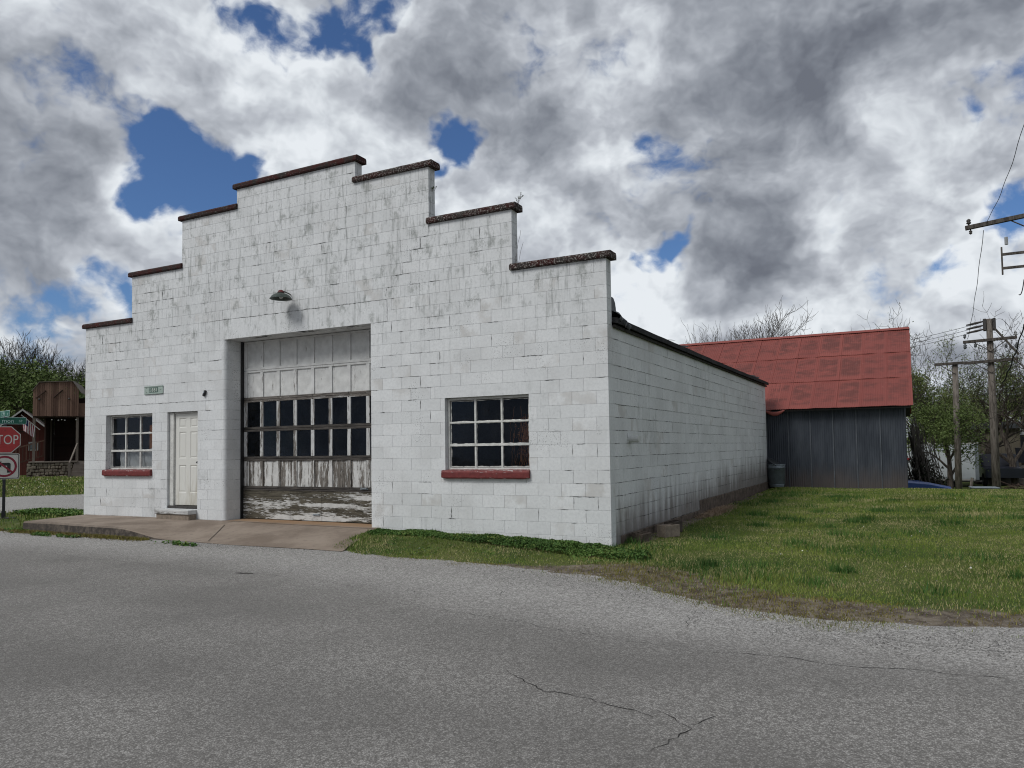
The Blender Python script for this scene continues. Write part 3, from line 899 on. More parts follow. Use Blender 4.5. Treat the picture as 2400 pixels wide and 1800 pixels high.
# piers that carry the overhead door behind the facing
front_core.box(4.2, 4.544, 0.194, 0.50, -0.4, 18*c)
front_core.box(8.256, 8.6, 0.194, 0.50, -0.4, 18*c)
front_core.box(4.2, 8.6, 0.194, 0.50, 18*c+0.004, 20*c)
front_wall = gpart(front_core, 'front_wall', 'mortar_front')
side_core = MB()
side_core.box(W-0.194, W-0.006, 0.2, LEN-0.006, -0.4, 16*c-0.004)
side_wall = gpart(side_core, 'side_wall', 'mortar_side')
# every block: (x0,x1,y0,y1,z0,z1, round_corner, side?)
blocks = []
rb = random.Random(4)
for k in range(-1, 33):
    z0, z1 = k*c, (k+1)*c
    if k == -1: z0 = -0.38
    for a, b_ in segs(k):
        off = 0.5*BL*(k % 2)
        js = [a] + [off+i*BL for i in range(-1, 33) if a+0.07 < off+i*BL < b_-0.07] + [b_]
        for x0, x1 in zip(js[:-1], js[1:]):
            blocks.append([x0, x1, 0.0, 0.2, z0, z1, abs(x1-4.55) < 1e-6 and k < 18, False, 'concrete_block'])
for a, b_, k0, k1 in LINT:
    blocks.append([a, b_, 0.0, 0.2, k0*c, k1*c, False, False, 'lintel'])
SBL = 0.4064
for k in range(0, 16):
    ya = 0.2
    if k == 0: segl = [(0.2, 5.42)]
    else: segl = [(0.2, LEN)]
    for a, b_ in segl:
        off = SBL*0.5*((k+1) % 2)
        js = [a] + [off+i*SBL for i in range(0, 37) if a+0.07 < off+i*SBL < b_-0.07] + [b_]
        for y0, y1 in zip(js[:-1], js[1:]):
            blocks.append([W-0.2, W, y0, y1, k*c, (k+1)*c, False, True, 'concrete_block'])
def block_mb(bk, org):
    x0, x1, y0, y1, z0, z1, rnd, side, _ = bk
    g = 0.0012; ch = 0.0022
    j = rb.uniform(-0.0009, 0.0009)
    m_ = MB()
    X0, X1, Y0, Y1, Z0, Z1 = x0+g, x1-g, y0+g*0, y1, z0+g, z1-g
    if side:
        X0, X1, Y0, Y1 = x0, x1+j, y0+g, y1-g
    else:
        Y0 += j
        if x0 < 1e-6 or x0 in (S1, S2, S3): X0 = x0
        if x1 > W-1e-6: X1 = x1
    if rnd:
        R_ = 0.075; n_ = 6
        X1 = x1
        poly = [(X0, 0.2), (X0, Y0)] + [(X1-R_+R_*math.sin(t*math.pi/2/n_), Y0+R_-R_*math.cos(t*math.pi/2/n_)) for t in range(n_+1)] + [(X1, 0.2)]
        m_.prism([(p_[0]-org[0], p_[1]-org[1]) for p_ in poly], Z0-org[2], Z1-org[2], 'z')
    else:
        m_.box(X0-org[0], X1-org[0], Y0-org[1], Y1-org[1], Z0-org[2], Z1-org[2], ch)
    return m_
def apx_area(bk):
    ctr = np.array([(bk[0]+bk[1])/2, (bk[2]+bk[3])/2, (bk[4]+bk[5])/2])
    d = ctr-CAM
    dist = np.linalg.norm(d)
    cosv = (d[0]*-1 if bk[7] else d[1])/dist
    wd = (bk[3]-bk[2]) if bk[7] else (bk[1]-bk[0])
    return wd*(bk[5]-bk[4])*abs(cosv)/dist**2
plain = [b_ for b_ in blocks if b_[8] == 'concrete_block']
plain.sort(key=apx_area, reverse=True)
single = plain[:296]; rest = plain[296:]
shared = {}
for bk in single:
    ctr = ((bk[0]+bk[1])/2, (bk[2]+bk[3])/2, (bk[4]+bk[5])/2)
    par = side_wall if bk[7] else front_wall
    key = (round(bk[1]-bk[0], 4), round(bk[3]-bk[2], 4), round(bk[5]-bk[4], 4), bk[7])
    edge = bk[6] or (not bk[7] and (bk[0] < 0.01 or bk[1] > W-0.01))
    if not edge and key in shared:
        me = rb.choice(shared[key])
        if len(shared[key]) < 5:
            me = None
    else:
        me = None
    if me is None:
        m_ = block_mb(bk, ctr)
        o = m_.build('concrete_block', 'paint_side' if bk[7] else 'paint_front')
        if not edge: shared.setdefault(key, []).append(o.data)
    else:
        o = link('concrete_block', me)
    o.parent = par
    o.location = ctr
for side, par in ((False, front_wall), (True, side_wall)):
    m_ = MB()
    for bk in rest:
        if bk[7] == side:
            b2 = block_mb(bk, (0, 0, 0)); m_.add(b2.v, b2.f)
    if m_.v:
        tag(gpart(m_, 'concrete_blocks', 'paint_side' if side else 'paint_front', par), kind='stuff')
for bk in blocks:
    if bk[8] == 'lintel':
        gpart(block_mb(bk, (0, 0, 0)), 'lintel', 'paint_front', front_wall)
# hairline cracks where the painted-over joints have opened
simple('crack_paint', (0.055, 0.055, 0.052), 0.95, 0.1, 0.5, 30)
rc = random.Random(17)
cm = MB(); cs = MB()
def hair(mb, p0, p1, wmax, side, j=0.004):
    L_ = math.hypot(p1[0]-p0[0], p1[1]-p0[1]); n_ = max(2, int(L_/0.03))
    vs = []; fs = []
    d_ = ((p1[0]-p0[0])/L_, (p1[1]-p0[1])/L_); nr = (-d_[1], d_[0])
    off = 0.0
    for i in range(n_+1):
        t = i/n_
        off = off*0.7+rc.uniform(-j, j)
        w_ = wmax*max(0.12, rc.random()*1.1)*min(1.0, 0.35+3*min(t, 1-t))
        ce = (p0[0]+d_[0]*L_*t+nr[0]*off, p0[1]+d_[1]*L_*t+nr[1]*off)
        for sg in (1, -1):
            a = (ce[0]+nr[0]*w_/2*sg, ce[1]+nr[1]*w_/2*sg)
            vs.append((W+0.004, a[0], a[1]) if side else (a[0], -0.0045, a[1]))
    for i in range(n_):
        fs.append((2*i, 2*i+1, 2*i+3, 2*i+2))
    mb.add(vs, fs)
ZONES = [(9.2, 3.2, 0.9, 1.3, 0.45), (12.3, 0.75, 0.7, 0.6, 0.5), (12.5, 2.8, 0.5, 0.9, 0.25), (9.2, 0.4, 1.0, 0.5, 0.22), (11.2, 5.0, 1.6, 0.5, 0.3), (2.4, 4.6, 1.2, 1.0, 0.30),
         (1.0, 3.7, 1.2, 0.7, 0.20), (6.0, 5.3, 1.6, 0.7, 0.12), (0.4, 0.2, 1.0, 0.3, 0.2), (12.0, 1.4, 0.8, 0.5, 0.2)]
def zone(x, z):
    v_ = 0.035+0.22*max(0, float(vnoise(x*0.7, z*0.9, 5))-0.55)
    for zx, zz, rx_, rz2, a in ZONES:
        v_ += a*max(0, 1-((x-zx)/rx_)**2-((z-zz)/rz2)**2)
    return v_
for k in range(1, 33):
    z = k*c
    for a, b_ in segs(k):
        x = a
        while x < b_-0.1:
            if any(u_ <= x+0.1 <= v_ for u_, v_ in segs(k-1)) and rc.random() < zone(x, z):
                l_ = BL*rc.choice((0.5, 0.5, 1.0))*rc.uniform(0.5, 1.0)
                hair(cm, (x, z), (min(x+l_, b_), z), rc.uniform(0.006, 0.013), False)
            x += BL/2
for bk in blocks:
    if not bk[7] and bk[8] == 'concrete_block' and bk[0] > 0.05 and rc.random() < zone(bk[0], bk[4])*0.9 and all(abs(bk[0]-o_[1]) > 0.02 for o_ in OPEN):
        hair(cm, (bk[0], bk[4]+c*rc.uniform(0, 0.3)), (bk[0], bk[5]-c*rc.uniform(0, 0.2)), rc.uniform(0.006, 0.013), False)
# the long settlement crack: parapet step down to the lintel, then across it
x, z = W-S2, 26*c
path_ = [(x, z)]
for i in range(6):
    z -= c; path_.append((x, z)); x -= BL*0.5*(1.0 if i % 2 else 0.9); path_.append((max(x, 8.62), z))
path_ += [(8.62, 20*c), (3.97, 20*c)]
for a, b_ in zip(path_[:-1], path_[1:]):
    if math.hypot(a[0]-b_[0], a[1]-b_[1]) > 0.02: hair(cm, a, b_, 0.010, False, 0.005)
hair(cm, (8.62, 20*c), (8.62, 18*c), 0.009, False); hair(cm, (0.5, 12*c), (4.45, 12*c), 0.007, False); hair(cm, (8.3, 18*c), (8.62, 18*c+0.01), 0.008, False)
tag(gpart(cm, 'joint_cracks', 'crack_paint', front_wall), kind='stuff')
for k in range(1, 16):
    y = 0.22
    while y < LEN-0.4:
        l_ = rc.uniform(0.2, 0.9)
        if rc.random() < 0.62 and not (k == 1 and y > 4.5):
            hair(cs, (y, k*c), (min(y+l_, LEN-0.05), k*c), rc.uniform(0.005, 0.012), True)
        y += l_
for bk in blocks:
    if bk[7] and rc.random() < 0.10 and bk[2] > 0.3:
        hair(cs, (bk[2], bk[4]), (bk[2], bk[5]), rc.uniform(0.005, 0.010), True)
tag(gpart(cs, 'joint_cracks', 'crack_paint', side_wall), kind='stuff')
# painted piers beside the overhead door
mb = MB()
for k in range(0, 18):
    mb.box(4.3, 4.5485, 0.2, 0.46, k*c+0.003 - (0.3 if k == 0 else 0), (k+1)*c-0.003, 0.004)
gpart(mb, 'door_jamb', 'paint_front')
mb = MB(); mb.box(4.3, 8.5, 0.2, 0.46, 18*c+0.001, 18*c+0.2); gpart(mb, 'door_head', 'paint_front')
mb = MB(); mb.box(8.2515, 8.5, 0.2, 0.46, -0.3, 18*c-0.002); gpart(mb, 'door_jamb', 'paint_front')
# foundation showing along the side wall
mb = MB(); mb.box(W-0.15, W+0.012, 0.42, 5.42, -0.5, -0.012, 0.01); gpart(mb, 'foundation', 'foundation')
mb = MB(); mb.box(W-0.15, W+0.016, 5.42, LEN+0.02, -0.5, c-0.010, 0.01); gpart(mb, 'foundation', 'foundation')
# plain rear and left walls
mb = MB(); mb.box(0.0, 0.194, 0.2, LEN, -0.4, 16*c); gpart(mb, 'left_wall', 'paint_side')
mb = MB(); mb.box(0.194, W-0.194, LEN-0.2, LEN-0.01, -0.4, 16*c)
mb.prism([(0.0, 16*c), (W, 16*c), (W/2, 16*c+1.45)], LEN-0.19, LEN-0.02, 'y'); gpart(mb, 'rear_wall', 'paint_side')
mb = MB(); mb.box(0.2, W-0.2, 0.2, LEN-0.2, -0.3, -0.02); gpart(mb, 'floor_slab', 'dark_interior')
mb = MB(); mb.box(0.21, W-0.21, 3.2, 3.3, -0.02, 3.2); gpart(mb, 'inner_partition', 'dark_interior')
# roof: low gable, edge sagging a little
for sgn in (-1, 1):
    mb = MB()
    ny2 = 40
    vs = []; fs = []
    for j in range(ny2+1):
        y = 0.2 + (LEN+0.12-0.2)*j/ny2
        for i, (t, th) in enumerate(((0, 0), (0.5, 0), (1, 0), (1, -0.085), (0, -0.085))):
            xe = (W+0.10) if sgn > 0 else -0.10
            x = W/2 + (xe-W/2)*t
            z = 3.36 + 1.5*(1-t) + th + (mnoise.noise(Vector((0, y*0.8, 3+sgn)))*0.012 - 0.018*math.sin(math.pi*j/ny2))*t
            vs.append((x+ (mnoise.noise(Vector((y*2, 0, 8)))*0.012 if t == 1 else 0), y, z))
    for j in range(ny2):
        for i in range(5):
            q_ = (j*5+i, j*5+(i+1) % 5, (j+1)*5+(i+1) % 5, (j+1)*5+i)
            fs.append(q_ if sgn < 0 else q_[::-1])
    fs.append(tuple(range(5))); fs.append(tuple(ny2*5+i for i in range(5))[::-1])
    mb.add(vs, fs); gpart(mb, 'roof', 'roofing')
    if sgn > 0:
        mb = MB(); mb.box(W+0.012, W+0.05, 0.21, LEN+0.08, 16*c-0.035, 3.265, 0.004); gpart(mb, 'fascia', 'fascia')
        mb = MB()
        for y, s_ in ((3.0, 0.5), (4.2, 0.25), (11.9, 0.22), (12.5, 0.18)):   # curling shingle tabs
            mb.add([(W+0.04, y, 3.375), (W+0.11, y+0.1, 3.36), (W+0.10, y+s_, 3.40), (W+0.02, y+s_, 3.425), (W-0.2, y+s_*0.6, 3.43)], [(0, 1, 2, 3, 4)])
        gpart(mb, 'shingle_tab', 'roofing')
mb = MB()  # crumpled flashing and hood behind the parapet step
pts = [(12.76+0.02*math.sin(i*1.9), 0.27+0.06*i, 3.50-0.012*i+0.015*math.sin(i*2.3)) for i in range(9)]
vs = []; fs = []
for i, p_ in enumerate(pts):
    for j, (dx, dz) in enumerate(((0.10, -0.17), (0.13, -0.10), (0.06, -0.03), (-0.05, 0.02), (-0.35, 0.06))):
        vs.append((p_[0]+dx+0.012*math.sin(i*3+j*2), p_[1], p_[2]+dz+0.01*math.cos(i*2.1+j)))
for i in range(len(pts)-1):
    for j in range(4):
        fs.append((i*5+j, (i+1)*5+j, (i+1)*5+j+1, i*5+j+1))
mb.add(vs, fs); gpart(mb, 'flashing', 'galvanised_dark', smooth=True)
mb = MB()
prof = [(0.22, 3.46), (0.22, 3.68), (0.27, 3.71), (0.34, 3.70), (0.41, 3.64), (0.44, 3.56), (0.46, 3.42)]
mb.prism(prof[::-1], 12.60, 12.755, 'x'); gpart(mb, 'roof_vent', 'galvanised_dark')
# copings
CH = 0.108
cop = [(-0.07, S1+0.03, 21, 'coping_red'), (S1-0.07, S2+0.02, 26, 'coping_red'), (S2-0.07, S3+0.02, 31, 'coping_dark'),
       (S3-0.07, W-S3+0.07, 33, 'coping_red'), (W-S3-0.03, W-S2+0.08, 31, 'coping_worn'), (W-S2-0.03, W-S1+0.08, 26, 'coping_worn'),
       (W-S1-0.03, W+0.08, 21, 'coping_worn')]
for a, b_, k, mt in cop:
    mb = MB()
    n_ = max(2, int((b_-a)/0.12))
    vs = []; fs = []
    for i in range(n_+1):
        x = a+(b_-a)*i/n_
        w1 = mnoise.noise(Vector((x*3.1, k, 0)))*0.006; w2 = mnoise.noise(Vector((x*4.3, k, 5)))*0.007
        for y, z in ((-0.045, 0.003), (-0.055+w1, 0.02), (-0.055+w1, CH-0.03), (-0.03+w2, CH), (0.23, CH+w2), (0.25, CH-0.03), (0.25, 0.003)):
            vs.append((x, y, k*c+z))
    for i in range(n_):
        for j in range(7):
            q_ = (i*7+j, i*7+(j+1) % 7, (i+1)*7+(j+1) % 7, (i+1)*7+j)
            fs.append(q_[::-1])
    fs.append(tuple(range(7))); fs.append(tuple(n_*7+i for i in range(7))[::-1])
    mb.add(vs, fs); gpart(mb, 'coping', mt)
# steel windows
def window(x0, x1, z0, z1, yf, glassmat, sill_z):
    root = bpy.data.objects.new('window', None); COL.objects.link(root); root.parent = gar
    root.location = (-GP[0], 0, 0)
    fr = MB(); t = 0.036
    fr.box(x0, x0+t, yf, yf+0.05, z0, z1); fr.box(x1-t, x1, yf, yf+0.05, z0, z1)
    fr.box(x0+t, x1-t, yf, yf+0.05, z1-t, z1); fr.box(x0+t, x1-t, yf, yf+0.05, z0, z0+t)
    cw = (x1-x0-2*t)/3
    rh = (z1-z0-2*t)/3
    for i in (1, 2):
        x = x0+t+cw*i
        fr.box(x-0.016, x+0.016, yf+0.003, yf+0.047, z0+t, z1-t)
    for i in (1, 2):
        z = z0+t+rh*i
        hw = 0.020 if i == 1 else 0.012
        fr.box(x0+t, x1-t, yf-(0.008 if i == 1 else -0.001), yf+0.046, z-hw, z+hw)
    f_ = fr.build('frame', 'window_white', root)
    rn = random.Random(int(x0*10))
    for i in range(3):
        for j in range(3):
            a = x0+t+cw*i+0.012; b_ = a+cw-0.024
            zz0 = z0+t+rh*j+0.012; zz1 = zz0+rh-0.024
            m_ = MB(); m_.add([(a, yf+0.03, zz0), (b_, yf+0.03, zz0), (b_, yf+0.03, zz1), (a, yf+0.03, zz1)], [(0, 1, 2, 3)])
            pn = m_.build('pane', glassmat, root)
            # ragged old putty round the pane
            m_ = MB()
            for (pa, pb) in (((a, zz0), (b_, zz0)), ((b_, zz0), (b_, zz1)), ((b_, zz1), (a, zz1)), ((a, zz1), (a, zz0))):
                n_ = 14; vs = []; fs = []
                ins = Vector(((a+b_)/2-(pa[0]+pb[0])/2, (zz0+zz1)/2-(pa[1]+pb[1])/2)).normalized()
                for q_ in range(n_+1):
                    u_ = q_/n_
                    x = pa[0]+(pb[0]-pa[0])*u_; z = pa[1]+(pb[1]-pa[1])*u_
                    wd = max(0.004, 0.010+0.014*mnoise.noise(Vector((x*14, z*14, 2))))
                    vs += [(x, yf+0.022, z), (x+ins.x*wd, yf+0.027, z+ins.y*wd)]
                for q_ in range(n_):
                    fs.append((2*q_, 2*q_+1, 2*q_+3, 2*q_+2))
                m_.add(vs, fs)
            m_.build('putty', 'putty', root)
    s_ = MB()
    n_ = 16; vs = []; fs = []
    xa, xb = x0-0.055, x1+0.015
    for i in range(n_+1):
        x = xa+(xb-xa)*i/n_
        end = 0.012 if i in (0, n_) else 0
        jz = mnoise.noise(Vector((x*5, 1, 0)))*0.006
        for y, z in ((-0.055+end, sill_z-0.135+jz+end), (-0.068+end, sill_z-0.115+jz), (-0.068+end, sill_z-0.03), (-0.045, sill_z+jz*0.5), (yf+0.02, sill_z+0.018), (yf+0.02, sill_z-0.135)):
            vs.append((x, y, z))
    for i in range(n_):
        for j in range(6):
            fs.append((i*6+j, (i+1)*6+j, (i+1)*6+(j+1) % 6, i*6+(j+1) % 6))
    fs.append(tuple(range(6))); fs.append(tuple(n_*6+i for i in range(6))[::-1])
    s_.add(vs, fs); s_.build('sill', 'sill_red', root)
    return root
lw = window(0.775, 2.33, 5*c+0.005, 11*c-0.004, 0.105, 'glass_clear', 5*c-0.004)
rw = window(9.825, 11.405, 5*c+0.005, 11*c-0.004, 0.085, 'glass', 5*c-0.004)
# sheet hung inside the left window, and dry creeper inside the right one
mb = MB(); vs = []; fs = []
for i in range(25):
    u_ = i/24
    for j in range(9):
        v_ = j/8
        x = 0.98+1.3*u_; z = 1.04+v_*(0.40-0.10*max(0, 0.3-u_)+0.04*math.sin(u_*9))
        vs.append((x, 0.20+0.018*math.sin(u_*31+v_*3)+0.012*math.sin(u_*11+v_*8), z))
for i in range(24):
    for j in range(8):
        fs.append((i*9+j, (i+1)*9+j, (i+1)*9+j+1, i*9+j+1))
mb.add(vs, fs)
tag(mb.build('curtain', 'curtain', smooth=True), 'white sheet hung inside the lowest panes of the left window', 'curtain')
mb = MB(); mb.box(1.85, 2.12, 0.30, 0.33, 1.35, 2.0); mb.box(1.88, 2.09, 0.285, 0.30, 1.38, 1.97)
tag(mb.build('cardboard_panel', 'dry_vine'), 'brown panel leaning inside the right edge of the left window', 'panel')
rv = random.Random(11)
vine = empty('dry_creeper', (11.2, 0.22, 1.0), 'dry brown creeper hanging inside the right hand panes of the large window', 'creeper')
mb = MB()
for i in range(30):
    x = 10.98+rv.random()**0.6*0.38; z = rv.uniform(1.95, 2.2) if i > 25 else rv.uniform(1.6, 1.9)
    y = rv.uniform(0.16, 0.26); path = [(x, y, z)]
    for s_ in range(14):
        x += rv.uniform(-0.03, 0.03); z -= rv.uniform(0.03, 0.075); y += rv.uniform(-0.012, 0.012)
        if z < 1.03 or y < 0.14: break
        path.append((min(max(x, 10.8), 11.4), y, z))
    if len(path) > 2: mb.tube(path, 0.0022, 3, cap=False)
o = mb.build('stems', 'dry_vine'); o.parent = vine; o.location = (-11.2, -0.22, -1.0)
lv = []
for i in range(560):
    z = min(1.98, max(1.05, rv.gauss(1.50, 0.20))); x = 11.37-abs(rv.gauss(0, 0.11)); y = rv.uniform(0.15, 0.27)
    a = Vector((rv.uniform(-1, 1), rv.uniform(-1, 1), rv.uniform(-1, 1))).normalized()*rv.uniform(0.012, 0.026)
    b2 = Vector((rv.uniform(-1, 1), rv.uniform(-1, 1), rv.uniform(-1, 1))).normalized()*rv.uniform(0.012, 0.026)
    p_ = Vector((x, y, z)); lv += [p_, p_+a, p_+b2]
o = fast_mesh('leaves', np.array([tuple(q_) for q_ in lv]), 3, 'dry_vine'); o.parent = vine; o.location = (-11.2, -0.22, -1.0)

# entrance door
dr = bpy.data.objects.new('entrance_door', None); COL.objects.link(dr); dr.parent = gar; dr.location = (-GP[0], 0, 0)
mb = MB(); d0, d1, dz0, dz1, dy = 2.955, 3.742, 0.275, 2.20, 0.10
xs = [d0, d0+0.115, d0+0.335, d0+0.452, d0+0.672, d1]
zs = [dz0, dz0+0.26, dz0+0.84, dz0+0.98, dz0+1.54, dz0+1.63, dz0+1.83, dz1]
for i in range(5):
    for j in range(7):
        if i in (1, 3) and j in (1, 3, 5):
            continue
        mb.box(xs[i], xs[i+1], dy, dy+0.04, zs[j], zs[j+1])
mb.build('slab', 'steel_door', dr)
for i in (1, 3):
    for j in (1, 3, 5):
        m_ = MB(); a, b_, e, f_ = xs[i], xs[i+1], zs[j], zs[j+1]
        vs = [(a, dy, e), (b_, dy, e), (b_, dy, f_), (a, dy, f_)]
        r1, r2 = 0.018, 0.042
        vs += [(a+r1, dy+0.014, e+r1), (b_-r1, dy+0.014, e+r1), (b_-r1, dy+0.014, f_-r1), (a+r1, dy+0.014, f_-r1)]
        vs += [(a+r2, dy+0.004, e+r2), (b_-r2, dy+0.004, e+r2), (b_-r2, dy+0.004, f_-r2), (a+r2, dy+0.004, f_-r2)]
        fs = [(0, 1, 5, 4), (1, 2, 6, 5), (2, 3, 7, 6), (3, 0, 4, 7), (4, 5, 9, 8), (5, 6, 10, 9), (6, 7, 11, 10), (7, 4, 8, 11), (8, 9, 10, 11)]
        m_.add(vs, fs); m_.build('panel', 'steel_door', dr)
mb = MB(); mb.box(2.83, 2.948, 0.055, 0.16, 0.24, 2.225); mb.box(2.948, 3.748, 0.075, 0.16, 2.204, 2.232); mb.build('frame', 'window_white', dr)
mb = MB(); mb.box(2.83, 3.748, 0.02, 0.19, c+0.002, 0.262); mb.build('threshold', 'iron', dr)
mb = MB(); mb.tube([(3.70, 0.10, 1.17), (3.70, 0.05, 1.17)], [0.012, 0.012], 8)
mb.lathe([(0.0, -0.024), (0.018, -0.018), (0.026, 0), (0.018, 0.018), (0.0, 0.024)], 12, (3.70, 0.04, 1.17)); mb.build('handle', 'black_plastic', dr, True)
# overhead door, six sections of eight lights
od = bpy.data.objects.new('overhead_door', None); COL.objects.link(od); od.parent = gar; od.location = (-GP[0], 0, 0)
ox0, ox1, oz0, oz1, oy = 4.575, 8.30, 0.012, 3.655, 0.47
ncol = 8; sw = 0.085; nsec = 6
sh = (oz1-oz0)/nsec
pw = (ox1-ox0-sw*(ncol+1))/ncol
secmats = ['plywood', 'low', 'glass', 'glass', 'second', 'top']
for s_ in range(nsec):
    z0 = oz0+sh*s_+0.003; z1 = oz0+sh*(s_+1)-0.003
    kind = secmats[s_]
    if kind == 'plywood':
        for (a, b_) in ((ox0, ox0+1.28), (ox0+1.288, ox0+2.10), (ox0+2.107, ox1)):
            m_ = MB(); m_.box(a, b_, oy-0.004+rb.uniform(-0.003, 0.003), oy+0.03, z0, z1-0.03); m_.build('plywood_sheet', 'door_plywood', od)
        m_ = MB(); m_.box(ox0, ox1, oy-0.012, oy+0.03, z1-0.028, z1); m_.build('rail', 'door_rail_dark', od)
        continue
    r_b, r_t = (0.045, 0.045) if kind == 'glass' else (0.05, 0.04)
    railm = {'low': 'door_rail_dark', 'glass': 'door_rail_dark', 'second': 'door_paint_second', 'top': 'door_paint_top'}[kind]
    tr = 'door_rail_mid' if (kind == 'glass' and s_ == 3) else railm
    br = 'door_rail_mid' if kind == 'second' else railm
    m_ = MB(); m_.box(ox0, ox1, oy, oy+0.035, z0, z0+r_b, 0.003); m_.build('rail', br, od)
    m_ = MB(); m_.box(ox0, ox1, oy, oy+0.035, z1-r_t, z1, 0.003); m_.build('rail', tr, od)
    for i in range(ncol+1):
        a = ox0+(pw+sw)*i
        m_ = MB(); m_.box(a, a+sw, oy+0.001, oy+0.034, z0+r_b, z1-r_t, 0.003)
        m_.build('stile', {'low': 'door_paint_low', 'glass': 'door_stile', 'second': 'door_paint_second', 'top': 'door_paint_top'}[kind], od)
        if i < ncol:
            m_ = MB()
            if kind == 'glass':
                m_.add([(a+sw, oy+0.018, z0+r_b), (a+sw+pw, oy+0.018, z0+r_b), (a+sw+pw, oy+0.018, z1-r_t), (a+sw, oy+0.018, z1-r_t)], [(0, 1, 2, 3)])
                m_.build('pane', 'glass', od)
            else:
                m_.box(a+sw, a+sw+pw, oy+0.024, oy+0.030, z0+r_b, z1-r_t)
                m_.build('panel', {'low': 'door_paint_low', 'second': 'door_paint_second', 'top': 'door_paint_top'}[kind], od)
for s_ in range(1, 5):
    z = oz0+sh*s_
    for x in (ox0+0.03, ox0+2*(pw+sw)+0.04, ox0+4*(pw+sw)+0.04, ox0+6*(pw+sw)+0.04):
        for dz in (-0.036, 0.034):
            m_ = MB(); m_.box(x-0.009, x+0.009, oy-0.010, oy+0.002, z+dz-0.009, z+dz+0.009, 0.004)
            m_.build('hinge_bolt', 'iron', od)
for (x, z) in ((6.55, 0.14), (7.72, 0.66)):
    m_ = MB(); m_.tube([(x-0.07, oy, z), (x-0.07, oy-0.035, z), (x+0.07, oy-0.035, z), (x+0.07, oy, z)], 0.009, 6)
    m_.box(x-0.09, x+0.09, oy-0.018, oy-0.005, z-0.028, z-0.02); m_.build('lift_handle', 'galvanised', od)
mb = MB(); mb.box(4.552, 4.574, 0.40, 0.50, 0.0, 3.655); mb.build('track', 'black_plastic', od)
# pipe through the side wall
mb = MB(); n_ = 16
for (ra, rb_, x0, x1) in ((0.052, 0.052, W-0.02, W+0.17),):
    mb.tube([(x0, 0.914, 1.49), (x1, 0.914, 1.49)], 0.055, n_, cap=False)
    mb.tube([(x1-0.001, 0.914, 1.49), (x0+0.06, 0.914, 1.49)], 0.047, n_, cap=True)
    vs = []; fs = []
    for k in range(n_):
        a = 2*math.pi*k/n_
        for r_ in (0.047, 0.055):
            vs.append((x1, 0.914+r_*math.cos(a), 1.49+r_*math.sin(a)))
    for k in range(n_):
        fs.append((2*k, 2*k+1, 2*((k+1) % n_)+1, 2*((k+1) % n_)))
    mb.add(vs, fs)
gpart(mb, 'vent_pipe', 'pvc_white', smooth=False)
# step under the entrance door
st = empty('door_step', (3.24, -0.1, 0.0), 'low concrete step with worn white top under the narrow door', 'step')
mb = MB(); mb.box(-0.49, 0.50, -0.10, 0.098, -0.04, 0.105, 0.008); mb.build('base', 'cinder', st)
mb = MB(); mb.box(-0.52, 0.51, -0.125, 0.098, 0.107, 0.195, 0.008); mb.build('slab', 'worn_white', st)
# gooseneck-less barn lamp
lp = empty('wall_lamp', (6.33, 0.0, 4.31), 'green enamel shade lamp with red cap on the wall above the overhead door', 'lamp')
mb = MB()
mb.lathe([(0.075, 0.085), (0.09, 0.07), (0.15, 0.05), (0.22, 0.0), (0.255, -0.055), (0.262, -0.06), (0.25, -0.058), (0.21, -0.005), (0.14, 0.04), (0.07, 0.06)], 32, (0, -0.33, 0))
mb.build('shade', 'lamp_green', lp, True)
mb = MB(); mb.lathe([(0.0, 0.155), (0.04, 0.15), (0.062, 0.13), (0.066, 0.105), (0.082, 0.10), (0.082, 0.082), (0.05, 0.075)], 20, (0, -0.33, 0)); mb.build('cap', 'lamp_red', lp, True)
mb = MB(); mb.tube([(0, -0.30, 0.135), (0, -0.18, 0.125), (0, -0.06, 0.11), (0, 0.012, 0.08)], [0.016, 0.014, 0.013, 0.012], 8); mb.build('arm', 'iron', lp)
mb = MB(); mb.lathe([(0.03, 0.07), (0.045, 0.03), (0.05, -0.02), (0.03, -0.05), (0.0, -0.06)], 14, (0, -0.33, 0)); mb.build('bulb', 'pvc_white', lp, True)
lp.scale = (0.80, 0.80, 0.80)
# old number plate by the left window
pl = empty('wall_plate', (2.39, -0.012, 2.735), 'pale green plate with worn numerals above the left window', 'plate')
mb = MB(); mb.box(-0.30, 0.30, -0.006, 0.012, -0.085, 0.085, 0.004); mb.build('plate', 'plate_green', pl)
mb = MB(); mb.box(-0.30, 0.30, -0.014, -0.004, 0.07, 0.087); mb.box(-0.30, 0.30, -0.014, -0.004, -0.087, -0.073); mb.build('rim', 'plate_green', pl)
mb = MB(); mb.box(-0.13, 0.15, -0.008, -0.0062, -0.055, 0.055); mb.build('number_panel', 'plate_mark', pl)
for i, ch_ in enumerate('2881'):
    me = text_mesh(ch_, 0.11)
    me.materials.append(MATS['plate_pale' if i else 'plate_green'])
    o = link('numeral', me, pl, (-0.095+i*0.068, -0.010, -0.002)); o.rotation_euler = (math.pi/2, 0, 0)
mb = MB()
for x, z in ((-0.22, 0.05), (-0.22, -0.05), (0.24, 0.0)):
    mb.box(x-0.008, x+0.008, -0.012, -0.006, z-0.008, z+0.008, 0.003)
mb.build('screw', 'iron', pl)
# small black fitting
wf = empty('wall_camera', (3.98, 0, 2.59), 'small black fitting screwed to the wall right of the number plate', 'camera')
mb = MB(); R_ = Matrix.Rotation(0.45, 4, 'Y')
mb.box(-0.028, 0.028, -0.05, 0.0, -0.065, 0.065, 0.012, mat=R_); mb.build('body', 'black_plastic', wf)
mb = MB(); mb.box(-0.014, 0.014, -0.056, -0.049, 0.0, 0.035, 0.003, mat=R_); mb.build('face', 'galvanised', wf)
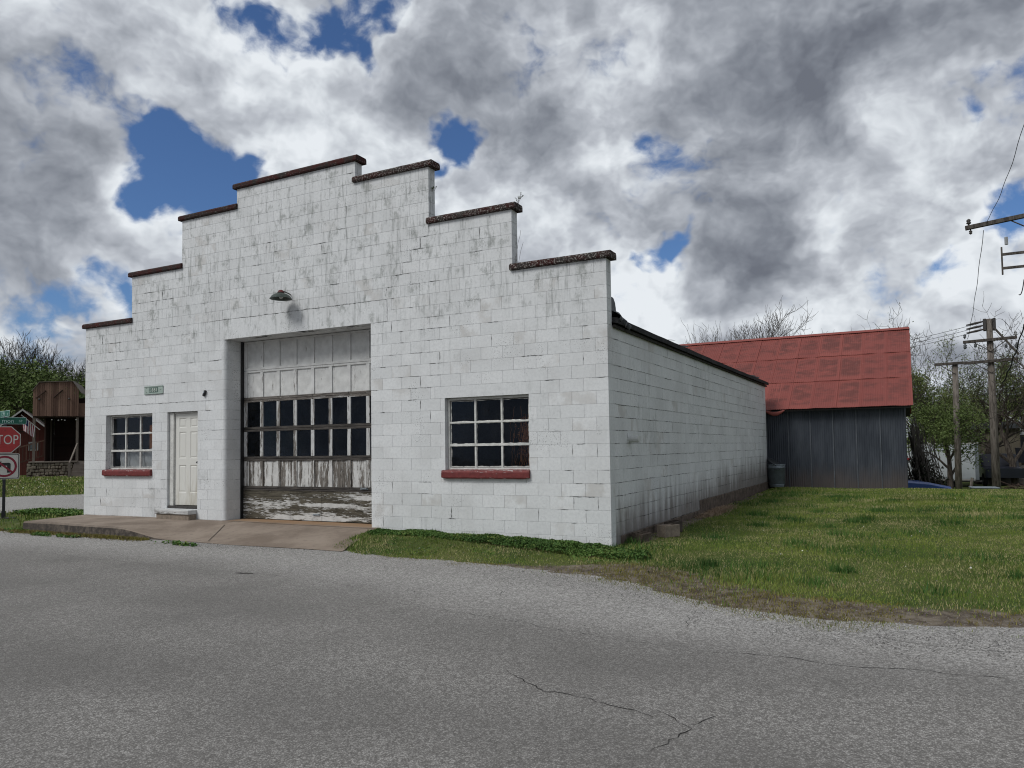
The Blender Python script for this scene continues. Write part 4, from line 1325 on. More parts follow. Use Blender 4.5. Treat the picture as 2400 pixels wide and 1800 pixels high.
# ------------------------------------------------------------------ the barn behind
BX1, BY, BRY, BRZ, EZ, EY_ = 16.705, 14.80, 18.7, 5.335, 2.50, 14.50
barn = empty('metal_barn', (BX1, BY, 0), 'barn with faded red corrugated roof and dark grey metal walls behind the garage', 'barn')
def bpart(mb, name, mat, parent=None, smooth=False):
    o = mb.build(name, mat, smooth=smooth)
    o.parent = parent or barn
    if parent is None: o.location = (-BX1, -BY, 0)
    return o
mb = MB()
body = [(BY+0.03, -1.2), (2*BRY-BY-0.03, -1.2), (2*BRY-BY-0.03, EZ+0.12), (BRY, BRZ-0.12), (BY+0.03, EZ+0.12)]
mb.prism(body, 3.0, BX1-0.03, 'x')
bwall = bpart(mb, 'wall', 'barn_metal')
def corr(wd, hgt, pitch=0.066, amp=0.009, wav=0.0, seed=0):
    n_ = int(round(wd/pitch))*4
    vs = []; fs = []
    for j in range(3):
        v_ = j/2
        for i in range(n_+1):
            u_ = i/n_
            zz = amp*math.sin(2*math.pi*u_*wd/pitch) + wav*mnoise.noise(Vector((u_*2.2, v_*2, seed)))
            vs.append(((u_-0.5)*wd, (v_-0.5)*hgt, zz))
    for j in range(2):
        for i in range(n_):
            fs.append((j*(n_+1)+i, j*(n_+1)+i+1, (j+1)*(n_+1)+i+1, (j+1)*(n_+1)+i))
    m_ = MB(); m_.add(vs, fs)
    return m_
wh = EZ+0.32
wproto = [corr(0.70, wh, amp=0.012, wav=0.01, seed=s_).build('wall_sheet', 'barn_metal', smooth=True) for s_ in range(2)]
i = 0
x = BX1-0.34
while x > 11.4:
    o = wproto[i] if i < 2 else link('wall_sheet', wproto[i % 2].data)
    o.parent = bwall
    o.rotation_euler = (math.pi/2, 0, 0)
    o.location = (x, BY-0.012-0.006*(i % 2), -0.22+wh/2)
    m_ = MB(); m_.box(x-0.345, x-0.322, BY-0.040, BY-0.028, -0.2, EZ+0.2); so_ = m_.build('lap_seam', 'seam_metal'); so_.parent = bwall
    x -= 0.665; i += 1
# gable end sheets
y = BY+0.35
while y < 2*BRY-BY:
    zt = EZ+0.1 + (BRZ-EZ-0.2)*(1-abs(y-BRY)/(BRY-BY))
    zt -= 0.30
    o = corr(0.70, zt+1.2, wav=0.01, seed=i).build('wall_sheet', 'barn_metal', smooth=True)
    o.parent = bwall; o.rotation_euler = (math.pi/2, 0, math.pi/2); o.location = (BX1+0.0+0.006*(i % 2), y, (zt-1.2)/2)
    y += 0.665; i += 1
# roof
sl = math.hypot(BRY-EY_, BRZ-EZ); ang = math.atan2(BRZ-EZ, BRY-EY_)
mb = MB()
mb.prism([(EY_+0.05, EZ-0.05), (BRY, BRZ-0.09), (2*BRY-EY_-0.05, EZ-0.05), (2*BRY-EY_-0.05, EZ-0.09), (BRY, BRZ-0.16), (EY_+0.05, EZ-0.09)], 3.0, BX1+0.17, 'x')
broof = bpart(mb, 'roof', 'iron')
rproto = [corr(0.745, sl/3+0.12, wav=0.018, seed=s_).build('roof_sheet', 'roof_red', smooth=True) for s_ in range(4)]
for q_ in rproto:
    q_.parent = broof
used = 0
rr_ = random.Random(3)
up = Vector((0, -math.sin(ang), math.cos(ang)))
for row in range(3):
    for col_ in range(20):
        xx = BX1+0.215-0.35-0.70*col_
        d = sl*(row+0.5)/3
        if xx < 13.0 and row == 0: continue
        o = rproto[used] if used < 4 else link('roof_sheet', rproto[rr_.randrange(4)].data, broof)
        used += 1
        ctr = Vector((xx, EY_+d*math.cos(ang), EZ+d*math.sin(ang))) + up*(0.012+0.005*row+0.004*(col_ % 2)+rr_.uniform(0, 0.003))
        o.location = ctr
        o.rotation_euler = (ang-0.006, rr_.uniform(-0.006, 0.006), rr_.uniform(-0.006, 0.006))
for q_ in rproto:
    if q_.location.length == 0: bpy.data.objects.remove(q_)
# torn eave sheet sagging beside the garage corner
m_ = MB(); vs = []; fs = []
nu, nv = 40, 16
for j in range(nv+1):
    v_ = j/nv
    for i in range(nu+1):
        u_ = i/nu
        xx = 11.4+u_*1.75
        t = (1-v_)**1.6*float(ss(13.15, 12.6, xx))
        d = v_*sl/3
        sag = -0.16*t*math.sin(min(1, (xx-12.2)/0.95)*math.pi*0.9) if xx > 12.2 else -0.1*t
        p_ = Vector((xx, EY_+d*math.cos(ang), EZ+d*math.sin(ang))) + up*(0.016+0.009*math.sin(xx*95)+0.03*mnoise.noise(Vector((xx*2, v_*3, 0)))*t)
        p_.z += sag; p_.y -= 0.10*t*(0.5+0.5*math.sin(u_*9))
        vs.append(p_)
for j in range(nv):
    for i in range(nu):
        fs.append((j*(nu+1)+i, j*(nu+1)+i+1, (j+1)*(nu+1)+i+1, (j+1)*(nu+1)+i))
m_.add(vs, fs); o = m_.build('torn_sheet', 'roof_red', smooth=True); o.parent = broof
m_ = MB()
vs = []; fs = []
for i in range(15):   # curled lip peeled off below it
    u_ = i/14
    xx = 12.72+u_*0.62
    b0 = Vector((xx, EY_-0.08, EZ-0.05-0.17*math.sin(u_*math.pi)**0.8))
    for k in range(6):
        a = k/5*2.6
        vs.append((b0.x, b0.y-0.035*math.sin(a), b0.z+0.07*(1-math.cos(a))*math.sin(u_*math.pi)**0.5))
for i in range(14):
    for k in range(5):
        fs.append((i*6+k, (i+1)*6+k, (i+1)*6+k+1, i*6+k+1))
m_.add(vs, fs); o = m_.build('peeled_strip', 'roof_red', smooth=True); o.parent = broof
m_ = MB()
for sg in (1, -1):
    vs = [(3.0, BRY, BRZ+0.06), (BX1+0.235, BRY, BRZ+0.06), (BX1+0.235, BRY-sg*0.16, BRZ+0.06-0.16*math.tan(ang)+0.012), (3.0, BRY-sg*0.16, BRZ+0.06-0.16*math.tan(ang)+0.012)]
    m_.add(vs, [(0, 1, 2, 3)])
o = m_.build('ridge_cap', 'roof_red'); o.parent = broof
m_ = MB(); m_.add([(3.0, BRY, BRZ+0.04), (BX1+0.215, BRY, BRZ+0.04), (BX1+0.215, 2*BRY-EY_, EZ+0.02), (3.0, 2*BRY-EY_, EZ+0.02)], [(0, 1, 2, 3)])
o = m_.build('rear_slope', 'roof_red'); o.parent = broof

# ------------------------------------------------------------------ small things by the walls
can = empty('trash_can', (13.04, 14.33, 0.035), 'dented galvanised trash can in the corner between garage and barn', 'trash can')
mb = MB()
prof = [(0.0, 0.0), (0.215, 0.0), (0.22, 0.03), (0.222, 0.06), (0.235, 0.065), (0.235, 0.08), (0.224, 0.085), (0.245, 0.36), (0.258, 0.365), (0.247, 0.37),
        (0.258, 0.60), (0.27, 0.605), (0.27, 0.62), (0.26, 0.63), (0.264, 0.69), (0.275, 0.695), (0.275, 0.71), (0.262, 0.71), (0.25, 0.10), (0.0, 0.08)]
mb.lathe(prof, 32); mb.build('body', 'galvanised', can, True)
for sg in (-1, 1):
    m_ = MB(); a = -math.pi/2+0.25+sg*0.0 if sg < 0 else math.pi/2
    cx, cy = 0.262*math.cos(a), 0.262*math.sin(a)
    tx, ty = -math.sin(a), math.cos(a)
    m_.tube([(cx-tx*0.08, cy-ty*0.08, 0.57), (cx*1.1-tx*0.08, cy*1.1-ty*0.08, 0.54), (cx*1.1+tx*0.08, cy*1.1+ty*0.08, 0.54), (cx+tx*0.08, cy+ty*0.08, 0.57)], 0.008, 6)
    m_.build('handle', 'galvanised_dark', can)
lid = empty('metal_cover', (13.0, 14.30, 0.80), 'dark round metal cover leaning half inside the galvanised trash can', 'lid')
mb = MB(); mb.lathe([(0.0, 0.05), (0.10, 0.045), (0.22, 0.02), (0.255, 0.0), (0.262, -0.025), (0.255, -0.025), (0.24, -0.004), (0.0, 0.03)], 28)
mb.build('dish', 'galvanised_dark', lid, True)
mb = MB(); mb.tube([(-0.06, 0, 0.045), (-0.05, 0, 0.085), (0.05, 0, 0.085), (0.06, 0, 0.045)], 0.007, 6); mb.build('handle', 'galvanised_dark', lid)
lid.rotation_euler = (0.1, 0.62, 0)
def cinder(name, loc, rz, mat, label, lx=0.40, ly=0.195, lz=0.195, rx=0.0):
    r_ = empty(name, loc, label, 'block', None, rz)
    r_.rotation_euler = (rx, 0, rz)
    m_ = MB(); t = 0.032
    m_.box(-lx/2, lx/2, -ly/2, -ly/2+t, 0, lz, 0.004); m_.box(-lx/2, lx/2, ly/2-t, ly/2, 0, lz, 0.004)
    for x in (-lx/2, -t/2, lx/2-t):
        m_.box(x+0.0005, x+t-0.0005, -ly/2+t-0.004, ly/2-t+0.004, 0.0005, lz-0.0005)
    m_.build('shell', mat, r_)
    return r_
cinder('loose_block', (13.21, 1.50, -0.125), math.radians(62), 'cinder', 'tan concrete block standing in the grass by the side wall', 0.34)
cinder('loose_block', (13.12, 2.12, -0.125), math.radians(86), 'cinder_dark', 'dark hollow concrete block lying behind the tan block', 0.40)
cinder('loose_block', (12.95, 0.82, -0.19), math.radians(80), 'foundation', 'brown broken block leaning at the foot of the side wall near the corner', 0.3, rx=0.12)
mb = MB(); rn = random.Random(2); path = []
for i in range(10):
    path.append((8.89+0.03*i+rn.uniform(-.003, .003), -3.665+0.005*i+0.008*math.sin(i), RZ+0.007))
mb.tube(path, [0.005+0.004*math.sin(i/9*3.1) for i in range(10)], 5)
tag(mb.build('stick', 'iron'), 'thin dark stick lying on the road in front of the ramp', 'stick')
# weeds on the parapet
def weed(name, loc, h, n_, seed, label, droop=0.3, leafs=True):
    rn = random.Random(seed)
    r_ = empty(name, loc, label, 'weed')
    m_ = MB(); lv = []
    for i in range(n_):
        a = rn.uniform(0, 6.28); L = h*rn.uniform(0.6, 1.0); p_ = Vector((rn.uniform(-.04, .04), rn.uniform(-.03, .03), 0)); d = Vector((math.cos(a)*droop, math.sin(a)*droop*0.4, 1)).normalized()
        path = [p_.copy()]
        for s_ in range(6):
            d = (d+Vector((rn.uniform(-.2, .2), rn.uniform(-.2, .2), rn.uniform(-.12, .05)))).normalized()
            p_ = p_+d*L/6; path.append(p_.copy())
            if leafs and s_ > 2:
                for q_ in range(3):
                    u1 = Vector((rn.uniform(-1, 1), rn.uniform(-1, 1), rn.uniform(-1, 1))).normalized()*0.02; u2 = Vector((rn.uniform(-1, 1), rn.uniform(-1, 1), rn.uniform(-1, 1))).normalized()*0.02
                    lv.append((p_, p_+u1, p_+u2))
        m_.tube(path, 0.0028, 3, cap=False)
    m_.build('stems', 'brush', r_)
    if lv:
        m_ = MB()
        for t in lv: m_.add(t, [(0, 1, 2)])
        m_.build('leaves', 'leaf_dark', r_)
weed('parapet_weed', (11.20, 0.1, 26*c+CH), 0.2, 5, 1, 'small dark weed sprouting on the coping of the second step from the right', 0.5)
weed('parapet_vine', (W-S1+0.04, 0.1, 21*c+CH-0.02), 0.62, 3, 2, 'thin dry vine climbing the step above the rightmost coping', 0.06, False)
weed('parapet_sprig', (W-S2+0.01, 0.1, 29*c), 0.10, 4, 3, 'tiny green sprig rooted in the upper right parapet edge', 0.7)

# ------------------------------------------------------------------ street signs at the corner
sp = at(8.5, 1214, 1.0)
SB = np.array([-2.35, -0.46, -0.11])
vdir = np.array([CAM[0]-SB[0], CAM[1]-SB[1]]); vdir /= np.linalg.norm(vdir)
SRZ = math.atan2(vdir[1], vdir[0])+math.pi/2     # local -Y faces the camera
post = empty('sign_post', tuple(SB), 'black square steel post carrying the stop sign at the street corner', 'post', None, SRZ)
mb = MB(); mb.box(-0.032, 0.032, -0.032, 0.032, -0.25, 2.22, 0.004); mb.build('tube', 'post_black', post)
mb = MB(); mb.box(-0.045, 0.045, -0.045, 0.045, -0.2, 0.16, 0.004); mb.build('sleeve', 'post_black', post)
mb = MB(); mb.box(-0.22, 0.22, -0.14, 0.14, -0.03, 0.0, 0.006); mb.build('base_plate', 'iron', post)
PXM = 17.98/FPX          # metres per photo pixel at the sign
ys = -0.045
sgn = empty('stop_sign', tuple(SB), 'red octagonal stop sign on the black post at the left edge', 'sign', None, SRZ)
zc = 0.11+CAM[2]+ (1067-1030.5)*PXM
def ngon(R_, n_, z, rot=0.0, cx=0.0):
    return [(cx+R_*math.cos(rot+2*math.pi*k/n_), z+R_*math.sin(rot+2*math.pi*k/n_)) for k in range(n_)]
R8 = 0.318/math.cos(math.pi/8)
mb = MB(); mb.prism(ngon(R8, 8, zc, math.pi/8), ys, ys+0.004, 'y'); mb.build('border', 'sign_white', sgn)
mb = MB(); mb.prism(ngon(R8*0.945, 8, zc, math.pi/8), ys-0.0025, ys-0.0005, 'y'); mb.build('face', 'stop_red', sgn)
me = text_mesh('STOP', 0.285); me.materials.append(MATS['sign_white'])
o = link('lettering', me, sgn, (0, ys-0.004, zc-0.008)); o.rotation_euler = (math.pi/2, 0, 0); o.scale = (0.80, 1.12, 1)
mb = MB(); mb.box(-0.008, 0.008, ys-0.010, ys-0.003, zc+0.22, zc+0.24, 0.003); mb.build('bolt', 'iron', sgn)
nl = empty('no_left_turn_sign', tuple(SB), 'square white no left turn sign below the stop sign', 'sign', None, SRZ)
zn = zc-0.318-0.316
def rrect(w_, h_, r_, z, n_=5):
    o_ = []
    for cx, cz, a0 in ((w_-r_, h_-r_, 0), (-w_+r_, h_-r_, 90), (-w_+r_, -h_+r_, 180), (w_-r_, -h_+r_, 270)):
        for k in range(n_+1):
            a = math.radians(a0+90*k/n_); o_.append((cx+r_*math.cos(a), z+cz+r_*math.sin(a)))
    return o_
mb = MB(); mb.prism(rrect(0.305, 0.305, 0.04, zn), ys, ys+0.004, 'y'); mb.build('plate', 'sign_white', nl)
def ring(mb, outer, inner, y):
    n_ = len(outer)
    vs = [(p_[0], y, p_[1]) for p_ in outer]+[(p_[0], y, p_[1]) for p_ in inner]
    mb.add(vs, [(k, (k+1) % n_, n_+(k+1) % n_, n_+k) for k in range(n_)])
mb = MB(); ring(mb, rrect(0.292, 0.292, 0.035, zn), rrect(0.277, 0.277, 0.028, zn), ys-0.001); mb.build('border', 'sign_black', nl)
mb = MB(); mb.tube([(0.085, ys-0.0015, zn-0.14), (0.085, ys-0.0015, zn-0.139)], 0.001, 3)
mb = MB()
mb.add([(x, ys-0.0015, zn+z) for x, z in ((0.055, -0.15), (0.125, -0.15), (0.125, 0.06), (0.10, 0.085), (-0.06, 0.085), (-0.06, 0.13), (-0.17, 0.05), (-0.06, -0.03), (-0.06, 0.015), (0.055, 0.015))], [tuple(range(10))])
mb.build('arrow', 'sign_black', nl)
mb = MB(); ring(mb, ngon(0.252, 40, zn), ngon(0.205, 40, zn), ys-0.002); mb.build('prohibition_ring', 'prohibit_red', nl)
mb = MB(); a = math.radians(-42); ux, uz = math.cos(a), math.sin(a)
mb.add([(ux*s_-uz*t, ys-0.0025, zn+uz*s_+ux*t) for s_, t in ((-0.22, -0.022), (0.22, -0.022), (0.22, 0.022), (-0.22, 0.022))], [(0, 1, 2, 3)])
mb.build('slash', 'prohibit_red', nl)
def blade(name, label, w0, w1, h, z, rz, y, texts):
    r_ = empty(name, tuple(SB), label, 'sign', None, SRZ+rz)
    cx = (w0+w1)/2
    m_ = MB(); m_.prism([(p_[0]+cx, p_[1]) for p_ in rrect((w1-w0)/2, h/2, 0.022, z)], y, y+0.005, 'y'); m_.build('plate', 'sign_pale', r_)
    m_ = MB(); m_.prism([(p_[0]+cx, p_[1]) for p_ in rrect((w1-w0)/2-0.010, h/2-0.010, 0.016, z)], y-0.002, y-0.0005, 'y'); m_.build('face', 'sign_green', r_)
    for body_, x, dz, size, sx_ in texts:
        me = text_mesh(body_, size); me.materials.append(MATS['sign_pale'])
        o = link('lettering', me, r_, (x, y-0.0035, z+dz)); o.rotation_euler = (math.pi/2, 0, 0); o.scale = (sx_, 1, 1)
    m_ = MB(); m_.box(-0.03, 0.03, -0.03, 0.03, z-h/2-0.03, z-h/2+0.02, 0.004); m_.build('bracket', 'grey_trim', r_)
    return r_
zb = zc+(1030.5-985.5)*PXM
blade('street_name_sign', 'green street name blade reading mon ST above the stop sign', -0.42, 0.43, 0.165, zb, 0.10, -0.02,
      [('mon', 0.055, -0.006, 0.135, 1.0), ('ST', 0.315, -0.010, 0.075, 1.0)])
blade('cross_street_sign', 'small green E 9th ST blade turned edgewise on top of the post', -0.42, 0.42, 0.145, zb+0.163, math.radians(-76), -0.02,
      [('E 9th', -0.06, 0, 0.135, 1.0), ('ST', 0.29, -0.02, 0.08, 1.0)])

# ------------------------------------------------------------------ trees
def tree_mesh(seed, height, trunk_r, levels=4, kids=(5, 5, 4), spread=0.6, first=0.3, gn=0.10, leaf_n=0, leaf_s=0.1, leaf_r=0.4, leafmat=None, barkmat='bark', twig_r=0.010, lean=0.0):
    rn = random.Random(seed)
    tr = MB(); cr_ = MB(); tips = []
    def rv3():
        return Vector((rn.uniform(-1, 1), rn.uniform(-1, 1), rn.uniform(-1, 1)))
    def grow(p_, d, L, r_, lev):
        n_ = (7, 5, 4, 3, 3)[lev]
        path = [p_.copy()]; rad = [r_]
        pts_ = []
        r_end = max(twig_r*0.5, r_*(0.30 if lev else 0.35))
        for s_ in range(n_):
            d = (d + rv3()*gn*(1+lev*0.6) + Vector((0, 0, 0.05*lev))).normalized()
            p_ = p_ + d*L/n_
            t = (s_+1)/n_
            path.append(p_.copy()); rad.append(r_+(r_end-r_)*t)
            pts_.append((p_.copy(), d.copy(), t, rad[-1]))
        (tr if lev <= 1 else cr_).tube(path, rad, 7 if lev == 0 else (5 if lev == 1 else 3), cap=False)
        if lev < levels-1:
            k = kids[lev]
            for i in range(k):
                t = first + (1-first)*(i+rn.random())/k if lev == 0 else 0.25+0.75*(i+rn.random())/k
                a = min(len(pts_)-1, int(t*n_))
                b0, bd, bt, br = pts_[a]
                az = i*2.4+rn.uniform(-0.5, 0.5)
                ortho = bd.orthogonal().normalized()
                ortho = (ortho*math.cos(az)+bd.cross(ortho)*math.sin(az))
                nd_ = (bd*(1-spread*0.5)+ortho*spread*rn.uniform(0.8, 1.2)+Vector((0, 0, 0.18))).normalized()
                grow(b0, nd_, L*rn.uniform(0.45, 0.68)*(1.1-0.35*bt if lev == 0 else 1), max(twig_r, br*0.62), lev+1)
        if lev >= levels-2:
            tips.extend([q_[0] for q_ in pts_[1:]])
    grow(Vector((0, 0, -0.1)), Vector((lean, 0, 1)).normalized(), height*0.62, trunk_r, 0)
    if leaf_n and tips:
        for i in range(leaf_n):
            q_ = rn.choice(tips)+rv3()*leaf_r*rn.random()
            a = rv3().normalized()*leaf_s*rn.uniform(0.6, 1.3); b2 = rv3().normalized()*leaf_s*rn.uniform(0.5, 1.0)
            cr_.add([q_-a*0.5, q_+b2*0.5, q_+a*0.5, q_-b2*0.5], [(0, 1, 2, 3)], 1)
    return tr, cr_, ([barkmat, leafmat] if leaf_n else [barkmat])
def make_tree(name, loc, label, group=None, rz=0.0, **kw):
    tr, cr_, mats = tree_mesh(**kw)
    r_ = empty(name, loc, label, 'tree', group, rz)
    tr.build('trunk', mats[0], r_); cr_.build('crown', mats, r_)
    return r_
def again(t, loc, rz, s_, label=None, group=None):
    o = copy_tree(t); o.location = loc; o.rotation_euler = (0, 0, rz); o.scale = (s_, s_, s_)
    if label: o['label'] = label
    if group: o['group'] = group
    return o
def gpos(px, dist, z=None):
    p_ = at(px, 1040, dist)
    return (p_[0], p_[1], float(ground_z(p_[0], p_[1])) if z is None else z)
# bare trees over the barn ridge
make_tree('bare_tree', gpos(1800, 46), 'large bare tree with a broad fan of twigs above the barn ridge', seed=5, height=9.5, trunk_r=0.22, levels=5, kids=(10, 6, 4, 3), spread=0.62, first=0.35, barkmat='bark_pale', twig_r=0.012)
make_tree('bare_tree', gpos(2065, 50), 'crooked budding tree above the right end of the barn ridge', seed=9, height=9.8, trunk_r=0.2, levels=5, kids=(8, 5, 4, 3), spread=0.7, first=0.45, gn=0.2, barkmat='bark_pale', twig_r=0.011, leaf_n=260, leaf_s=0.09, leafmat='leaf_dark', leaf_r=0.2)
bt = make_tree('bare_tree', gpos(1700, 50), 'low bare treetop just showing over the barn ridge near the garage roof', 'bare treetops over the ridge', seed=14, height=9.0, trunk_r=0.15, levels=5, kids=(7, 5, 4, 2), spread=0.5, first=0.35, barkmat='bark_pale', twig_r=0.011)
again(bt, gpos(1660, 52), 1.3, 0.98); again(bt, gpos(1620, 50), 2.6, 0.92); again(bt, gpos(1930, 56), 4.0, 1.05, 'thin bare treetop between the two big crowns over the barn ridge')
# budding trees right of the barn
S_ = dict(barkmat='bark', leafmat='leaf_spring')
make_tree('budding_tree', gpos(2195, 47), 'tall thin budding tree just right of the barn roof', seed=21, height=7.0, trunk_r=0.17, levels=5, kids=(7, 5, 4, 3), spread=0.62, first=0.25, leaf_n=7000, leaf_s=0.085, leaf_r=0.45, twig_r=0.011, **S_)
make_tree('budding_tree', gpos(2290, 50), 'forked budding tree between the two wooden utility poles', seed=22, height=7.6, trunk_r=0.24, levels=5, kids=(7, 5, 4, 3), spread=0.66, first=0.2, leaf_n=9000, leaf_s=0.085, leaf_r=0.5, twig_r=0.012, gn=0.14, **S_)
make_tree('budding_tree', gpos(2222, 42), 'low leafy tree in front of the white trailer behind the far pole', seed=23, height=4.4, trunk_r=0.15, levels=5, kids=(7, 5, 4, 2), spread=0.8, first=0.15, leaf_n=9000, leaf_s=0.10, leaf_r=0.6, barkmat='bark', leafmat='leaf_green')
make_tree('budding_tree', gpos(2160, 52), 'dense green tree touching the barn roof corner', seed=24, height=6.4, trunk_r=0.15, levels=4, kids=(8, 6, 5), spread=0.7, first=0.15, leaf_n=9000, leaf_s=0.12, leaf_r=0.6, barkmat='bark', leafmat='leaf_green')
make_tree('bare_tree', gpos(2375, 48), 'dark twiggy tree behind the near wooden pole at the right edge', seed=25, height=7.2, trunk_r=0.2, levels=5, kids=(8, 6, 4, 3), spread=0.75, first=0.12, leaf_n=4500, leaf_s=0.085, leaf_r=0.4, barkmat='bark', leafmat='leaf_dark', twig_r=0.012)
make_tree('bare_tree', gpos(2470, 33), 'bare tree reaching in from beyond the right edge', seed=29, height=6.9, trunk_r=0.2, levels=5, kids=(8, 5, 4, 3), spread=0.95, first=0.35, barkmat='bark', twig_r=0.008)
make_tree('budding_tree', gpos(2330, 62), 'leafy tree in front of the white gabled building', seed=31, height=5.6, trunk_r=0.14, levels=5, kids=(7, 5, 4, 2), spread=0.75, first=0.15, leaf_n=6000, leaf_s=0.11, leaf_r=0.5, barkmat='bark', leafmat='leaf_spring')
lowt = make_tree('leafy_bush', gpos(2175, 60), 'rounded olive bush behind the trailer next to the barn', seed=35, height=5.2, trunk_r=0.14, levels=4, kids=(8, 6, 5), spread=0.85, first=0.1, leaf_n=6500, leaf_s=0.13, leaf_r=0.7, barkmat='bark', leafmat='leaf_spring')
again(lowt, gpos(2255, 64), 1.0, 1.15, 'olive bush behind the trailer between the two poles')
again(lowt, gpos(2300, 72), 2.2, 1.3, 'tall olive bush far behind the dark pickup')
again(lowt, gpos(2350, 74), 3.1, 0.9, 'olive bush below the white gable')
again(lowt, gpos(2395, 70), 4.4, 1.35, 'dark olive bush far back at the right edge')
# vine-choked shrub at the barn corner
_sp = at(2165, 1040, 33)
sh_ = empty('vine_shrub', (_sp[0], _sp[1], -0.95), 'dark shrub smothered in hanging dead vines at the barn corner', 'shrub')
rn = random.Random(77); m_ = MB(); lv = []
for i in range(170):
    a = rn.uniform(0, 6.28); rad = abs(rn.gauss(0, 0.33)); top = rn.uniform(1.6, 3.4)-rad*0.9
    p_ = Vector((rad*math.cos(a)*0.8-0.25, rad*math.sin(a), top)); path = [p_.copy()]
    ox_ = rn.uniform(0.1, 0.75)
    for s_ in range(8):
        p_ = p_+Vector((ox_*0.085+rn.uniform(-.05, .05), rn.uniform(-.06, .06), -top/8.5)); path.append(p_.copy())
        if s_ > 2:
            for q_ in range(4):
                lv.append((p_+Vector((rn.gauss(0, .12), rn.gauss(0, .12), rn.gauss(0, .1))), rn.uniform(.04, .09)))
    m_.tube(path, 0.011, 3, cap=False)
m_.build('stems', 'bark_pale', sh_)
V_ = []
for p_, s_ in lv:
    for q_ in range(3):
        V_.append(tuple(p_+Vector((rn.uniform(-1, 1), rn.uniform(-1, 1), rn.uniform(-1, 1))).normalized()*s_))
fast_mesh('leaves', np.array(V_), 3, 'leaf_vine', sh_)
sh_.scale = (1.15, 1.15, 1.0)

# wooded slope on the left
gproto = make_tree('slope_tree', gpos(40, 74), 'green leafy tree on the slope behind the wooden stage', 'leafy trees on the slope', seed=41, height=9.5, trunk_r=0.3, levels=4, kids=(9, 6, 5), spread=0.85, first=0.2, leaf_n=7000, leaf_s=0.26, leaf_r=0.9, barkmat='bark', leafmat='leaf_green', twig_r=0.02)
gproto2 = make_tree('slope_tree', gpos(-60, 80), 'green leafy tree on the slope behind the wooden stage', 'leafy trees on the slope', seed=43, height=10.0, trunk_r=0.3, levels=4, kids=(9, 6, 5), spread=0.8, first=0.2, leaf_n=6500, leaf_s=0.26, leaf_r=1.0, barkmat='bark', leafmat='leaf_dark', twig_r=0.02)
for i, (px, ds, s_) in enumerate(((110, 78, 0.92), (160, 82, 0.9), (0, 82, 1.0), (75, 86, 1.0), (-120, 78, 1.05), (125, 92, 1.05), (20, 95, 1.1), (190, 95, 1.0))):
    again(gproto if i % 2 else gproto2, gpos(px, ds), i*1.7, s_)
bproto = make_tree('slope_bare_tree', gpos(70, 100), 'bare grey tree rising above the leafy slope', 'bare trees on the slope', seed=47, height=13.4, trunk_r=0.3, levels=5, kids=(8, 5, 4, 3), spread=0.5, first=0.4, barkmat='bark_pale', twig_r=0.022)
for i, (px, ds, s_) in enumerate(((115, 104, 0.98), (160, 98, 0.8), (185, 96, 0.78), (30, 100, 0.85), (205, 102, 0.8), (-20, 98, 0.9), (145, 108, 0.9), (172, 90, 0.66), (196, 88, 0.62))):
    again(bproto, gpos(px, ds), i*2.1, s_)
# tree line closing the horizon
def ridge(name, d0, a0, a1, h0, h1, mat, seed):
    vs = []; fs = []; n_ = 90
    for i in range(n_+1):
        px = a0+(a1-a0)*i/n_
        for j, (dd, hh) in enumerate(((0, 0.0), (18, 0.6), (45, 1.0), (90, 0.9))):
            p_ = at(px, 1040, d0+dd)
            h_ = (h0+(h1-h0)*mnoise.noise(Vector((i*0.12, seed, 0))))*hh
            vs.append((p_[0], p_[1], -2.5+h_*1.0+ (0.9*mnoise.noise(Vector((i*0.9, j, seed)))*hh)))
    for i in range(n_):
        for j in range(3):
            fs.append((i*4+j, (i+1)*4+j, (i+1)*4+j+1, i*4+j+1))
    m_ = MB(); m_.add(vs, fs)
    tag(m_.build(name, mat, smooth=True), kind='structure')
ridge('hills', 150, -900, 900, 12, 14, 'hill', 3)
ridge('hills', 130, 1400, 3200, 4.5, 5.5, 'hill', 8)
# ------------------------------------------------------------------ wooden stage across the side street
def frame_at(px, dist, turn=0.0, z=None):
    """origin on the ground under pixel column px, local +X to the right, local -Y towards the camera"""
    p_ = at(px, 1040, dist)
    v_ = np.array([CAM[0]-p_[0], CAM[1]-p_[1]]); v_ /= np.linalg.norm(v_)
    return (p_[0], p_[1], float(ground_z(p_[0], p_[1])) if z is None else z), math.atan2(v_[1], v_[0])+math.pi/2+turn
loc, rz = frame_at(130, 50, math.radians(-9))
loc = (loc[0], loc[1], 0.05)
stg = empty('wooden_stage', loc, 'open wooden stage with brown gambrel board front on a stone base', 'stage', None, rz)
sc_ = 50/FPX/math.cos(math.radians(31))*1.0      # metres per pixel there, side-on
k_ = 50*math.cos(math.radians(31.5))/FPX*1.16
H0, H1, H2 = 0.95, 3.50, 5.45                    # platform, board bottom, top
xl_, xr_ = -1.13, 1.13
